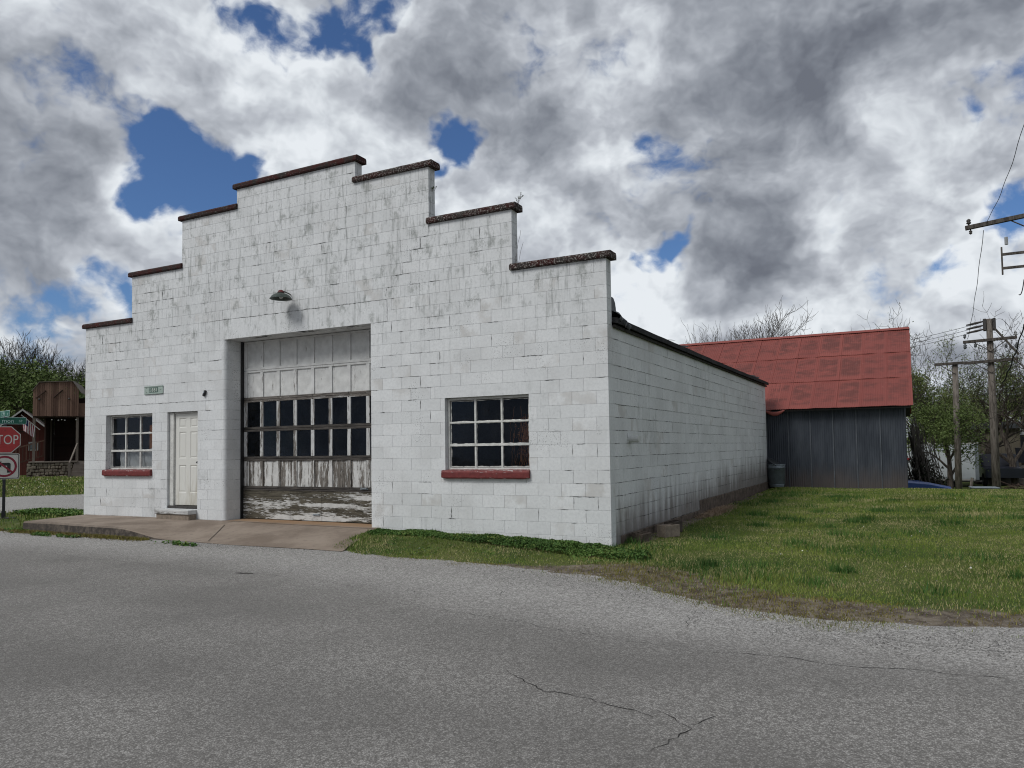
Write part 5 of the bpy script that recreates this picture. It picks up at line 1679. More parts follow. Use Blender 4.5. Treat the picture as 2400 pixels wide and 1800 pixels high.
# front boards, each cut to the gambrel outline
def gam(x):
    if x < -0.83: return H2-0.52+(x-xl_)/(-0.83-xl_)*0.45
    if x > 0.83: return H2+0.02-(x-0.83)/(xr_-0.83)*0.50
    return H2-0.07+ (x+0.83)/1.66*0.09
x = xl_; i = 0
rn = random.Random(8)
while x < xr_-0.02:
    x2 = min(x+0.113, xr_)
    m_ = MB(); yj = rn.uniform(-0.006, 0.006)
    m_.add([(x+0.006, -0.03+yj, H1+rn.uniform(-.02, .02)), (x2-0.006, -0.03+yj, H1), (x2-0.006, -0.03+yj, gam(x2)), (x+0.006, -0.03+yj, gam(x)),
            (x+0.006, 0.0, H1), (x2-0.006, 0.0, H1), (x2-0.006, 0.0, gam(x2)), (x+0.006, 0.0, gam(x))],
           [(0, 1, 2, 3), (5, 4, 7, 6), (0, 3, 7, 4), (1, 5, 6, 2), (0, 4, 5, 1), (3, 2, 6, 7)])
    m_.build('front_board', 'stage_board', stg)
    x = x2
m_ = MB(); m_.box(xl_+0.02, xr_-0.02, 0.004, 0.03, H1+0.02, H2-0.7); m_.build('backing', 'stage_back', stg)
for (xa, xb, za, zb_) in ((xl_-0.03, -0.83, H2-0.54, H2-0.06), (-0.83, 0.83, H2-0.05, H2+0.04), (0.83, xr_+0.12, H2+0.04, H2-0.62)):
    m_ = MB()
    m_.prism([(xa, za), (xb, zb_), (xb, zb_+0.04), (xa, za+0.04)], -0.10, 3.4, 'y'); m_.build('roof_plane', 'stage_post', stg)
for xa in (xl_+0.06, xr_-0.07, -0.62):
    yb = 0.05 if xa != -0.62 else 2.2
    m_ = MB(); m_.box(xa-0.065, xa+0.065, yb, yb+0.13, 0.5, H1+0.1); m_.build('post', 'stage_post', stg)
m_ = MB(); m_.box(-0.60, xr_+1.2, 3.3, 3.4, H0, H2-0.7); m_.build('rear_wall', 'stage_back', stg)
for j in range(7):
    m_ = MB(); m_.box(-0.58, xr_+1.1, 3.27, 3.298, H0+0.05+j*0.2, H0+0.23+j*0.2); m_.build('rear_board', 'stage_back', stg)
m_ = MB(); m_.box(xr_-0.1, xr_+1.3, 0.06, 0.10, H1, H2-1.2); m_.build('side_panel', 'stage_board', stg)
m_ = MB(); m_.box(-0.68, -0.62, 0.75, 3.38, H0, H1-0.07); m_.build('side_wall', 'stage_back', stg)
m_ = MB(); m_.box(xr_+1.2, xr_+1.3, 0.1, 3.4, H0, H2-1.2); m_.build('side_wall', 'stage_back', stg)
m_ = MB(); m_.box(xl_, xr_+1.3, 0.02, 3.4, H1-0.06, H1); m_.build('ceiling', 'stage_back', stg)
m_ = MB(); m_.box(xl_-0.15, xr_+0.0, -0.12, 3.4, H0-0.08, H0, 0.01); m_.build('platform', 'stage_post', stg)
for (xa, za, xb, zb_) in ((-0.98, H2-0.95, -0.5, H2-0.5), (-0.1, H2-0.9, 0.32, H2-0.46)):
    m_ = MB(); m_.tube([(xa, -0.10, za), (xb, -0.05, zb_)], 0.035, 5); m_.build('brace', 'stage_back', stg)
base = MB(); base.box(xl_-0.25, xr_-0.25, -0.02, 3.3, -0.5, H0-0.085); wl_ = base.build('stone_base', 'stage_back', stg)
rows_ = 5
z = 0.0
for r_ in range(rows_):
    hgt = 0.172; x = xl_-0.25
    while x < xr_-0.30:
        wd = rn.uniform(0.10, 0.26); x2 = min(x+wd, xr_-0.25)
        m_ = MB(); jz = rn.uniform(-.02, .02)
        m_.box(x+0.008, x2-0.008, -0.07+rn.uniform(-.03, .03), 0.0, z+0.006+jz, z+hgt-0.006+jz+rn.uniform(-.03, .02), 0.03, mat=Matrix.Translation((x, 0, z)) @ Matrix.Rotation(rn.uniform(-.14, .14), 4, 'Y') @ Matrix.Translation((-x, 0, -z)))
        m_.build('stone', 'stone', wl_)
        x = x2
    z += hgt
for j in range(5):
    m_ = MB(); m_.box(xr_-0.2, xr_+1.1, -1.1+j*0.27, 0.2, j*0.19-0.02, j*0.19+0.17); m_.build('stair_tread', 'stage_post', stg)
m_ = MB(); m_.tube([(xr_-0.26, -1.15, 0.85), (xr_-0.05, 0.05, 1.95)], 0.05, 4); m_.build('handrail', 'stage_post', stg)
m_ = MB(); m_.box(xr_-0.33, xr_-0.2, -1.2, -1.07, -0.1, 0.85); m_.build('newel_post', 'stage_post', stg)
for (xa, za) in ((-0.80, H2-1.0), (0.66, H2-0.95)):
    m_ = MB(); m_.lathe([(0, 0.05), (0.04, 0.04), (0.06, -0.02), (0.05, -0.05), (0, -0.06)], 8, (xa, -0.1, za)); m_.build('lamp', 'iron', stg, True)
for j, xa in enumerate((-0.2, 0.12, 0.28, 0.44, 1.0)):
    m_ = MB(); m_.lathe([(0, 0.04), (0.035, 0.02), (0.035, -0.02), (0, -0.04)], 6, (xa, 0.05, H1-0.2-0.03*(j % 2))); m_.build('string_bulb', 'white_trim', stg, True)
# red cabin beyond it
loc, rz = frame_at(54, 57, math.radians(-5))
loc = (loc[0], loc[1], 0.1)
cab = empty('red_cabin', loc, 'red board cabin with white gable trim behind the stop sign', 'cabin', None, rz)
CW, CE, CP = 1.45, 2.75, 4.0
m_ = MB(); m_.prism([(-CW, 0.0), (CW, 0.0), (CW, CE), (0.0, CP), (-CW, CE)], 0.02, 5, 'y'); m_.build('wall', 'stage_back', cab)
x = -CW
while x < CW-0.01:
    x2 = min(x+0.29, CW)
    t1, t2 = (CE+(CP-CE)*(1-abs(q_)/CW) for q_ in (x, x2))
    m_ = MB(); m_.add([(x+0.006, -0.01, 0), (x2-0.006, -0.01, 0), (x2-0.006, -0.01, t2), (x+0.006, -0.01, t1)], [(0, 1, 2, 3)]); m_.build('siding_board', 'red_siding', cab)
    x = x2
for sg in (-1, 1):
    m_ = MB(); m_.prism([(0, CP+0.06), (sg*1.75, 2.55), (sg*1.75, 2.63), (0, CP+0.16)][::sg], -0.6, 5.2, 'y'); m_.build('roof', 'stage_back', cab)
    m_ = MB(); m_.prism([(0, CP+0.05), (sg*1.75, 2.53), (sg*1.75, 2.64), (0, CP+0.17)][::sg], -0.65, -0.602, 'y'); m_.build('gable_trim', 'white_trim', cab)
m_ = MB(); m_.box(0.30, 0.82, -0.06, -0.012, 1.55, 2.1); m_.box(0.36, 0.76, -0.07, -0.058, 1.61, 2.04, mi=1); m_.build('window', ['white_trim', 'car_glass'], cab)
m_ = MB(); ring(m_, ngon(0.36, 24, 3.0, 0, -0.05), ngon(0.30, 24, 3.0, 0, -0.05), -0.03); m_.build('round_vent_rim', 'red_siding', cab)
m_ = MB(); m_.prism(ngon(0.30, 24, 3.0, 0, -0.05), -0.025, -0.012, 'y'); m_.build('round_vent', 'stage_back', cab)
for j in range(5):
    zz = 2.82+j*0.09; hw_ = math.sqrt(max(0.01, 0.28**2-(zz-3.0)**2))
    m_ = MB(); m_.box(-0.05-hw_, -0.05+hw_, -0.045, -0.026, zz-0.012, zz+0.012); m_.build('vent_slat', 'red_siding', cab)
# ramp railing in front of the cabin
loc, rz = frame_at(40, 53, 0.0); loc = (loc[0], loc[1], 0.1)
rl = empty('ramp_railing', loc, 'brown wooden ramp railing climbing right in front of the red cabin', 'railing', None, rz)
n_ = 15
for j in range(n_):
    x = -0.9+j*0.17; zb_ = 0.45+j*0.055
    m_ = MB(); m_.box(x-0.025, x+0.025, -0.02, 0.02, zb_, zb_+0.95); m_.build('baluster', 'stage_board', rl)
for dz, th in ((0.95, 0.05), (0.05, 0.05)):
    m_ = MB(); m_.tube([(-1.05, 0, 0.40+dz), (1.65, 0, 1.27+dz)], th, 4); m_.build('rail', 'stage_board', rl)
m_ = MB(); m_.box(-1.6, 0.1, -0.1, 0.3, -0.4, 0.5, 0.02); m_.build('footing', 'old_concrete', rl)
# flag on the stage post
loc, rz = frame_at(70, 49.3, 0.0); loc = (loc[0], loc[1], 2.75)
fl = empty('flag', loc, 'small striped flag hanging from a slanted pole on the stage post', 'flag', None, rz)
m_ = MB(); m_.tube([(0.35, 0, 0.0), (-0.32, -0.15, 0.62)], 0.018, 6); m_.build('pole', 'white_trim', fl)
nu, nv = 14, 13
vs = []; fm = []
m_ = MB()
def fp(u_, v_):
    b0 = Vector((-0.30+0.5*u_, -0.14+0.1*u_, 0.60-0.46*u_)) # along the pole
    fold = 0.05*math.sin(u_*9+v_*2)
    return b0+Vector((0.12*v_*(0.6-u_)-0.02, fold, -0.62*v_*(1-0.25*u_)))
for i in range(nu):
    for j in range(nv):
        u0, u1, v0, v1 = i/nu, (i+1)/nu, j/nv, (j+1)/nv
        mi = 0 if (u0 < 0.5 and v0 < 0.45) else (1 if i % 2 == 0 else 2)
        m_.add([fp(u0, v0), fp(u1, v0), fp(u1, v1), fp(u0, v1)], [(0, 1, 2, 3)], mi)
m_.build('cloth', ['flag_blue', 'flag_red', 'flag_white'], fl, True)
fl.scale = (1.3, 1.3, 1.3)

# ------------------------------------------------------------------ poles and wires on the right
def utility_pole(loc, h, r0, r1, label, arms, lean=(0, 0), rz=0.0):
    r_ = empty('utility_pole', loc, label, 'utility pole', None, rz)
    m_ = MB(); m_.tube([(0, 0, -0.4), (lean[0]*0.5, lean[1]*0.5, h*0.5), (lean[0], lean[1], h)], [r0, (r0+r1)/2, r1], 12); m_.build('pole', 'pole_wood', r_, True)
    for (z, xa, xb, tilt) in arms:
        t = z/h; cx, cy = lean[0]*t, lean[1]*t-r0
        m_ = MB(); R_ = Matrix.Translation((cx, cy, z)) @ Matrix.Rotation(tilt, 4, 'Y')
        m_.box(xa, xb, -0.06, 0.06, -0.06, 0.06, 0.006, mat=R_); m_.build('crossarm', 'arm_wood', r_)
        for s_ in (-1, 1):
            e = 0.62*s_
            if xa < e < xb:
                m_ = MB(); m_.tube([R_ @ Vector((e, -0.02, -0.04)), (cx, cy+0.02, z-0.5)], 0.018, 5); m_.build('brace', 'arm_wood', r_)
    return r_
def insulator(parent, loc, mat='porcelain', s_=1.0, down=False):
    sg = -1 if down else 1
    m_ = MB(); m_.lathe([(0.0, 0.0), (0.02, 0.0), (0.022, 0.05*sg), (0.05, 0.06*sg), (0.06, 0.09*sg), (0.035, 0.11*sg), (0.055, 0.13*sg), (0.05, 0.16*sg), (0.03, 0.18*sg), (0.0, 0.2*sg)], 12, (0, 0, 0))
    m_.v = [(x*s_+loc[0], y*s_+loc[1], z*s_+loc[2]) for x, y, z in m_.v]
    m_.build('insulator', mat, parent, True)
p2b = at(2336, 1148, 38); p2t = at(2318, 748, 38)
P2 = utility_pole((p2b[0], p2b[1], float(ground_z(p2b[0], p2b[1]))), p2t[2]+1.0, 0.17, 0.115, 'tall weathered utility pole with two crossarms at the right',
                  [(5.68+1.0, -1.0, 0.95, -0.035), (4.77+1.0, -1.0, 0.95, -0.035)], (p2t[0]-p2b[0], p2t[1]-p2b[1]))
hz = p2t[2]+1.0
m_ = MB(); m_.tube([(0.15, -0.2, hz-0.42), (0.98, -0.25, hz-1.62)], 0.045, 5); m_.build('diagonal_brace', 'arm_wood', P2)
for sg in (-1, 1):
    m_ = MB(); m_.box(sg*0.17-0.06, sg*0.17+0.06, -0.12, 0.1, hz-0.5, hz+0.02, 0.02); m_.build('cutout', 'iron', P2)
for j in range(3):
    m_ = MB()
    z0 = hz-0.08-j*0.17
    m_.tube([(-0.2, 0, z0), (-0.5, -0.02, z0-0.06), (-0.85, -0.04, z0-0.12)], [0.03, 0.055, 0.03], 7)
    m_.build('strain_insulator', 'iron', P2)
insulator(P2, (-0.93, -0.17, 6.78), s_=1.1); insulator(P2, (-0.93, -0.17, 6.6), s_=1.3, down=True); insulator(P2, (-0.55, -0.17, 6.6), 'porcelain', 1.1, True)
insulator(P2, (0.90, -0.17, 6.74), 'porcelain_pale', 1.2); insulator(P2, (0.92, -0.17, 6.5), s_=1.3, down=True); insulator(P2, (0.55, -0.17, 6.5), 'porcelain', 1.1, True)
p3b = at(2247, 1143, 41); p3t = at(2238, 850, 41)
P3 = utility_pole((p3b[0], p3b[1], float(ground_z(p3b[0], p3b[1]))), p3t[2]+1.0, 0.15, 0.12, 'shorter far utility pole with a single crossarm among the trees',
                  [(p3t[2]+0.95, -0.85, 0.5, -0.01)], (p3t[0]-p3b[0], p3t[1]-p3b[1]))
p1 = at(2450, 1040, 26); p1a = at(2302, 537, 26)
z1g = float(ground_z(p1[0], p1[1]))
P1 = utility_pole((p1[0], p1[1], z1g), 8.6-z1g, 0.18, 0.14, 'utility pole at the right edge whose dark crossarm reaches into the sky', [(7.80-z1g, -1.72, 1.5, -0.10)])
insulator(P1, (-1.62, -0.18, 7.68-z1g), 'iron', 1.1); insulator(P1, (-1.58, -0.18, 7.58-z1g), 'iron', 0.8, True)
m_ = MB(); m_.tube([(-0.72, -0.2, 7.0-z1g), (-0.72, -0.2, 7.22-z1g)], 0.045, 8); m_.build('arrester', 'porcelain_pale', P1)
m_ = MB(); m_.box(-0.86, -0.82, -0.2, -0.14, 6.15-z1g, 6.95-z1g); m_.box(-0.82, -0.05, -0.2, -0.14, 6.30-z1g, 6.37-z1g); m_.box(-0.82, -0.05, -0.2, -0.14, 6.70-z1g, 6.77-z1g); m_.build('bracket', 'arm_wood', P1)
def wire(name, a, b_, sag, label, r_=0.009, n_=18, wob=0.0):
    a = Vector(a); b_ = Vector(b_); m_ = MB(); pts_ = []
    for i in range(n_+1):
        t = i/n_; p_ = a.lerp(b_, t); p_.z -= sag*4*t*(1-t)
        if wob: p_.x += wob*math.sin(t*23)
        pts_.append(p_)
    m_.tube(pts_, r_, 5, cap=False)
    tag(m_.build(name, 'wire'), label, 'wire')
top1 = at(2307, 527, 26)
wire('power_line', top1, at(2425, 200, 19.5), 0.35, 'thin wire rising from the edge crossarm to the top right corner', 0.008, wob=0.012)
wire('power_line', at(2305, 540, 26), at(2268, 795, 37.8), 0.25, 'thin wire dropping from the edge crossarm to the tall weathered pole', 0.009, wob=0.01)
for j, (ya, yb) in enumerate(((757, 790), (766, 797), (775, 806))):
    wire('power_line', at(2282, ya+4, 37.9), at(1900, yb+38, 52), 0.25, ('topmost', 'middle', 'lowest')[j]+' of three wires running left from the tall pole behind the barn', 0.010)
wire('power_line', at(2330, 752, 37.9), at(2378, 790, 37.9), -0.35, 'short looping jumper wire at the top of the tall pole', 0.007)
wire('power_line', at(2296, 783, 37.7), at(2318, 806, 37.7), 0.0, 'short straight jumper left of the tall pole top', 0.006)
wire('power_line', at(2400, 760, 30), at(2350, 898, 33), 0.15, 'thick dark cable drooping beside the tall pole at the right edge', 0.022, wob=0.02)
wire('power_line', at(2400, 655, 25.9), at(2388, 690, 25.9), 0.15, 'dark cable loop under the edge pole bracket', 0.014)

# ------------------------------------------------------------------ yard beyond the lawn
def box_thing(name, px, dist, label, cat, zb, turn=0.0):
    loc, rz = frame_at(px, dist, turn)
    return empty(name, (loc[0], loc[1], zb), label, cat, None, rz)
mp = lambda d: d/FPX*1.13          # metres per pixel about there
# white cargo trailer with the red cross
d_ = 46; zt0 = -1.0
T = box_thing('cargo_trailer', 2200, d_, 'white cargo trailer with a red cross standing behind the trees', 'trailer', zt0)
hw_ = 70*d_/FPX/1.0
m_ = MB(); m_.box(-1.85, 1.62, 0, 2.3, 0.42, 2.25, 0.03); m_.build('body', 'trailer_white', T)
m_ = MB(); m_.box(1.62, 1.78, 0.05, 2.2, 0.38, 2.35, 0.01); m_.build('corner_post', 'grey_trim', T)
m_ = MB(); m_.box(-1.9, 1.8, -0.02, 2.3, 2.26, 2.32); m_.box(-1.85, 1.6, -0.015, 0.01, 0.36, 0.42); m_.build('trim', 'white_trim', T)
m_ = MB()
m_.box(0.35, 0.40, -0.012, 0.0, 0.5, 1.95); m_.box(-0.4, 0.35, -0.012, 0.0, 1.90, 1.95); m_.box(-0.4, 0.35, -0.012, 0.0, 0.50, 0.55); m_.build('door_frame', 'grey_trim', T)
m_ = MB(); m_.box(-1.73, -1.37, -0.014, -0.001, 1.42, 1.54); m_.box(-1.61, -1.49, -0.016, -0.0145, 1.30, 1.66); m_.build('red_cross', 'cross_red', T)
for x in (-0.3, 0.55):
    m_ = MB(); m_.lathe([(0.0, -0.09), (0.30, -0.09), (0.34, -0.05), (0.34, 0.05), (0.30, 0.09), (0.0, 0.09)], 18)
    m_.v = [(p_[0]+x, p_[2]+0.3, p_[1]+0.3) for p_ in m_.v]; m_.build('wheel', 'rubber', T)
m_ = MB(); m_.box(-1.9, 1.9, 0.1, 0.3, 0.28, 0.36); m_.build('chassis', 'iron', T)
# blue and white car, front end past the barn corner
d_ = 28.5
Cc = box_thing('parked_car', 2160, d_, 'blue and white parked car nosing out behind the barn corner', 'car', -0.82, math.radians(12))
prof = [(-3.2, 0.35), (0.86, 0.32), (0.90, 0.55), (0.84, 0.72), (0.2, 0.86), (-0.62, 0.93), (-1.25, 1.40), (-2.4, 1.44), (-3.1, 1.0), (-3.2, 0.8)]
def carbody(prof, y0, y1, inset):
    m_ = MB(); n_ = len(prof)
    vs = []
    for y, ins in ((y0, inset), (y0+0.12, 0), (y1-0.12, 0), (y1, inset)):
        for (x, z) in prof:
            sx_ = x*(1-0.03*(ins > 0)); sz = z-(0.06 if ins and z > 0.6 else 0)
            vs.append((sx_, y, sz))
    fs = [tuple(range(n_)), tuple(3*n_+k for k in range(n_))[::-1]]
    for r_ in range(3):
        for k in range(n_):
            fs.append((r_*n_+k, (r_+1)*n_+k, (r_+1)*n_+(k+1) % n_, r_*n_+(k+1) % n_))
    m_.add(vs, fs); return m_
bodym = carbody(prof, 0.0, 1.72, 0.05)
bo = bodym.build('body', 'car_blue', Cc)
m_ = MB(); m_.box(-3.15, 0.84, -0.012, -0.001, 0.34, 0.66, 0.004); m_.build('lower_panel', 'car_white', Cc)
m_ = MB(); m_.add([(-0.66, 0.1, 0.945), (-1.22, 0.2, 1.385), (-1.22, 1.5, 1.385), (-0.66, 1.6, 0.945)], [(0, 1, 2, 3)]); m_.build('windscreen', 'car_glass', Cc)
m_ = MB(); m_.add([(-0.80, -0.008, 0.95), (-1.30, 0.03, 1.34), (-2.3, 0.03, 1.36), (-2.7, -0.008, 0.97)], [(0, 1, 2, 3)]); m_.build('side_window', 'car_glass', Cc)
m_ = MB(); m_.tube([(-0.62, -0.01, 0.93), (-1.25, 0.02, 1.40)], 0.03, 5); m_.build('pillar', 'car_dark', Cc)
m_ = MB(); m_.box(0.62, 0.915, -0.015, 0.35, 0.52, 0.66, 0.03); m_.build('headlight', 'car_dark', Cc)
for x in (0.15, -2.4):
    m_ = MB(); m_.lathe([(0.0, -0.1), (0.26, -0.1), (0.31, -0.06), (0.31, 0.06), (0.26, 0.1), (0.0, 0.1)], 18)
    m_.v = [(p_[0]+x, p_[2]+0.08, p_[1]+0.31) for p_ in m_.v]; m_.build('wheel', 'rubber', Cc)
# dark pickup under the trees
D_ = box_thing('pickup_truck', 2290, 49, 'dark pickup truck parked in shade between the far pole and the tall pole', 'truck', -1.0, math.radians(-80))
prof = [(-1.9, 0.45), (1.9, 0.45), (1.95, 0.95), (0.9, 1.05), (0.45, 1.68), (-0.5, 1.70), (-0.75, 1.05), (-1.9, 1.02)]
carbody(prof, 0.0, 1.75, 0.05).build('body', 'car_dark', D_)
m_ = MB(); m_.add([(0.75, -0.01, 1.1), (0.40, 0.02, 1.6), (-0.42, 0.02, 1.62), (-0.6, -0.01, 1.1)], [(0, 1, 2, 3)]); m_.build('side_window', 'car_glass', D_)
for x in (-1.2, 1.2):
    m_ = MB(); m_.lathe([(0.0, -0.1), (0.30, -0.1), (0.36, -0.06), (0.36, 0.06), (0.30, 0.1), (0.0, 0.1)], 18)
    m_.v = [(p_[0]+x, p_[2]+0.08, p_[1]+0.36) for p_ in m_.v]; m_.build('wheel', 'rubber', D_)
# white gabled metal building and its tan lean-to
d_ = 66
B_ = box_thing('gabled_building', 2318, d_, 'white metal building with steep gable seen through the trees', 'building', -1.1, math.radians(18))
m_ = MB(); m_.prism([(-2.4, 0), (1.9, 0), (1.9, 3.4), (1.15, 5.7), (-1.6, 5.7), (-2.4, 3.4)], 0, 9, 'y'); m_.build('wall', 'white_metal', B_)
for i in range(9):
    m_ = MB(); x = -2.2+i*0.5; m_.box(x-0.03, x+0.03, -0.02, -0.001, 0.1, 2.95); m_.build('rib', 'white_metal', B_)
d_ = 55
B2 = box_thing('tan_shed', 2364, d_, 'tan board sided shed standing on a concrete dock behind the tall pole', 'shed', 0.05, math.radians(6))
m_ = MB(); m_.box(-1.45, 0.60, 0.02, 4, -1.0, 2.1); m_.build('wall', 'tan_siding', B2)
for i in range(11):
    m_ = MB(); x = -1.42+i*0.2; m_.box(x-0.018, x+0.018, -0.012, 0.019, -0.15, 2.05); m_.build('batten', 'tan_siding', B2)
m_ = MB(); m_.prism([(-0.3, 2.1), (4.4, 2.1), (4.4, 2.25), (-0.3, 2.5)], -1.7, 0.8, 'x'); m_.build('roof', 'galvanised_dark', B2)
B3 = box_thing('white_annex', 2402, 57, 'white annex wall with a dark doorway at the right edge', 'building', -0.2, math.radians(6))
m_ = MB(); m_.box(-0.75, -0.62, 0, 3, 0.2, 2.3); m_.box(0.05, 2.2, 0, 3, 0.2, 2.3); m_.box(-0.62, 0.05, 0, 3, 1.95, 2.3); m_.build('wall', 'white_metal', B3)
m_ = MB(); m_.box(-0.62, 0.05, 0.15, 0.2, 0.2, 1.95); m_.build('doorway', 'car_dark', B3)
BN = box_thing('wheeled_bin', 2393, 54, 'dark wheeled bin in front of the annex doorway', 'bin', 0.05)
m_ = MB(); m_.prism([(-0.24, 0.05), (0.24, 0.05), (0.30, 0.85), (-0.30, 0.85)], -0.3, 0.25, 'y'); m_.build('body', 'car_dark', BN)
m_ = MB(); m_.box(-0.32, 0.32, -0.34, 0.28, 0.86, 0.93, 0.02); m_.build('lid', 'car_dark', BN)
for x in (-0.2, 0.2):
    m_ = MB(); m_.lathe([(0.0, -0.03), (0.09, -0.03), (0.09, 0.03), (0.0, 0.03)], 12); m_.v = [(p_[2]+x, p_[1]+0.22, p_[0]+0.09) for p_ in m_.v]; m_.build('wheel', 'rubber', BN)
DK = box_thing('concrete_dock', 2385, 50, 'low weathered concrete loading dock wall at the right', 'dock', -1.1, math.radians(4))
m_ = MB(); m_.box(-1.75, 4.5, 0, 9, -0.2, 0.98, 0.02); m_.build('wall', 'old_concrete', DK)
m_ = MB(); m_.box(-1.8, 4.5, -0.12, 0.2, 0.99, 1.05); m_.build('cap', 'stage_post', DK)
m_ = MB(); m_.box(-1.75, 4.5, -0.5, 0.0, -0.2, 0.42, 0.02); m_.build('footing', 'old_concrete', DK)
TP = box_thing('grey_crate', 2300, 36, 'low blue grey box in the yard left of the tall pole foot', 'crate', -1.0, math.radians(10))
m_ = MB(); m_.box(-0.35, 0.55, 0, 0.8, 0, 0.48, 0.02); m_.build('body', 'tarp_grey', TP)
m_ = MB(); m_.box(-0.38, 0.58, -0.03, 0.83, 0.485, 0.52, 0.005); m_.build('rim', 'galvanised', TP)
PS = box_thing('wood_stub', 2268, 40, 'short pale leaning stub of wood beside the far pole', 'post', -1.0)
m_ = MB(); m_.tube([(0, 0, -0.1), (0.12, 0, 0.75)], [0.07, 0.06], 7); m_.build('stub', 'pole_wood', PS)
loc, rz = frame_at(2385, 30, 0.0)
BP = tag(bpy.data.objects.new('brush_pile', None), 'pile of cut brown brushwood at the right edge beyond the lawn', 'brush pile'); COL.objects.link(BP)
BP.location = (loc[0], loc[1], -0.92)
rn = random.Random(5); m_ = MB()
for i in range(240):
    a = rn.uniform(0, 3.14); L = rn.uniform(0.4, 1.3); x = rn.gauss(0, 0.55); y = rn.gauss(0, 0.5); z = rn.uniform(0, 0.85)*max(0.1, 1-abs(x)/1.5)
    e = rn.uniform(-0.35, 0.5)
    m_.tube([(x-math.cos(a)*L/2, y-math.sin(a)*L/2, max(0, z-e*L/2)), (x, y, z+0.03), (x+math.cos(a)*L/2, y+math.sin(a)*L/2, z+e*L/2)], [0.014, 0.011, 0.006], 3, cap=False)
tag(m_.build('sticks', 'brush', BP), kind='stuff')

# ------------------------------------------------------------------ grass, clover, gravel
rg = np.random.default_rng(12)
def blades(name, x, y, h, wd, mat, label, cat, lean=0.5):
    z = ground_z(x, y)
    n_ = len(x)
    a = rg.uniform(0, 2*np.pi, n_)
    dx, dy = np.cos(a)*wd/2, np.sin(a)*wd/2
    la = rg.uniform(0, 2*np.pi, n_); lm = rg.uniform(0, lean, n_)*h
    V_ = np.empty((n_, 3, 3))
    V_[:, 0] = np.stack([x-dx, y-dy, z-0.008], -1)
    V_[:, 1] = np.stack([x+dx, y+dy, z-0.008], -1)
    V_[:, 2] = np.stack([x+np.cos(la)*lm, y+np.sin(la)*lm, z+h], -1)
    o = fast_mesh(name, V_.reshape(-1, 3), 3, mat)
    tag(o, label, cat, kind='stuff')
    return o
N = 620000
x = rg.uniform(8.4, 27, N); y = rg.uniform(-3.9, 15.2, N)
keep = ((x > 12.80) | (y < -0.02))
d_cam = np.hypot(x-CAM[0], y-CAM[1])
keep &= (rg.random(N) < np.clip(12.0/d_cam, 0.25, 1.0))
bare = bare_mask(x, y)
keep &= edge_e(x, y) > 0.02
patch = fbm(x*0.7, y*0.7, 31)
keep &= rg.random(N) > bare*0.99 - 0.22*(patch > 0.5)
keep &= ~((y > 14.55) & (x < 16.9))
x, y, d_cam, patch = x[keep], y[keep], d_cam[keep], patch[keep]
h = (0.013 + 0.027*rg.random(len(x)))*(0.55+1.0*fbm(x*1.1, y*1.1, 40))*(0.8+0.9*ss(0.5, 0.75, fbm(x*0.5, y*0.5, 44)))
blades('lawn_grass', x, y, h, 0.005+0.0007*d_cam, 'grass', 'patchy mown lawn along the side of the garage', 'grass', 0.9)
cl = [(12.9, -0.25), (13.3, 0.1), (9.6, -0.1), (10.4, -0.12), (12.86, 0.5), (15.2, 1.4), (17.9, -0.6), (19.6, -2.2), (14.3, 3.6), (18.6, 4.4), (16.2, 7.0), (20.3, 1.5), (17.0, -1.9), (15.0, -1.0), (21.5, 6.0), (13.6, -0.9), (16.0, 2.6), (12.5, -0.5), (11.6, -0.15)]
cl += [(float(a), float(b_)) for a, b_ in zip(rg.uniform(13.3, 22, 60), rg.uniform(-2.0, 12, 60))]
tx = []; ty = []
for a, b_ in cl:
    n_ = int(rg.integers(60, 170)); r_ = rg.uniform(0.08, 0.28)
    tx.append(a+rg.normal(0, r_, n_)); ty.append(b_+rg.normal(0, r_*0.8, n_))
tx = np.concatenate(tx); ty = np.concatenate(ty)
keep = ((tx > 12.82) | (ty < -0.03)) & (edge_e(tx, ty) > 0.25)
tx, ty = tx[keep], ty[keep]
blades('grass_tufts', tx, ty, 0.05+0.08*rg.random(len(tx)), 0.008+0.0006*np.hypot(tx-CAM[0], ty-CAM[1]), 'tuft', 'scattered taller dark green tufts standing in the lawn', 'grass', 0.8)
# yellow moss and thin grass on the dirt shoulder
N = 90000
x = rg.uniform(9.5, 22, N); y = rg.uniform(-4.2, -1.0, N)
e = edge_e(x, y); b_ = bare_mask(x, y)
keep = (e > 0.03) & (b_ > 0.30) & (fbm(x*1.3, y*1.3, 61) + 0.10*rg.standard_normal(N) > 0.49)
x, y = x[keep], y[keep]
blades('shoulder_moss', x, y, 0.012+0.022*rg.random(len(x)), np.full(len(x), 0.011), 'moss', 'yellowish moss on the dirt shoulder beside the road', 'moss', 1.2)
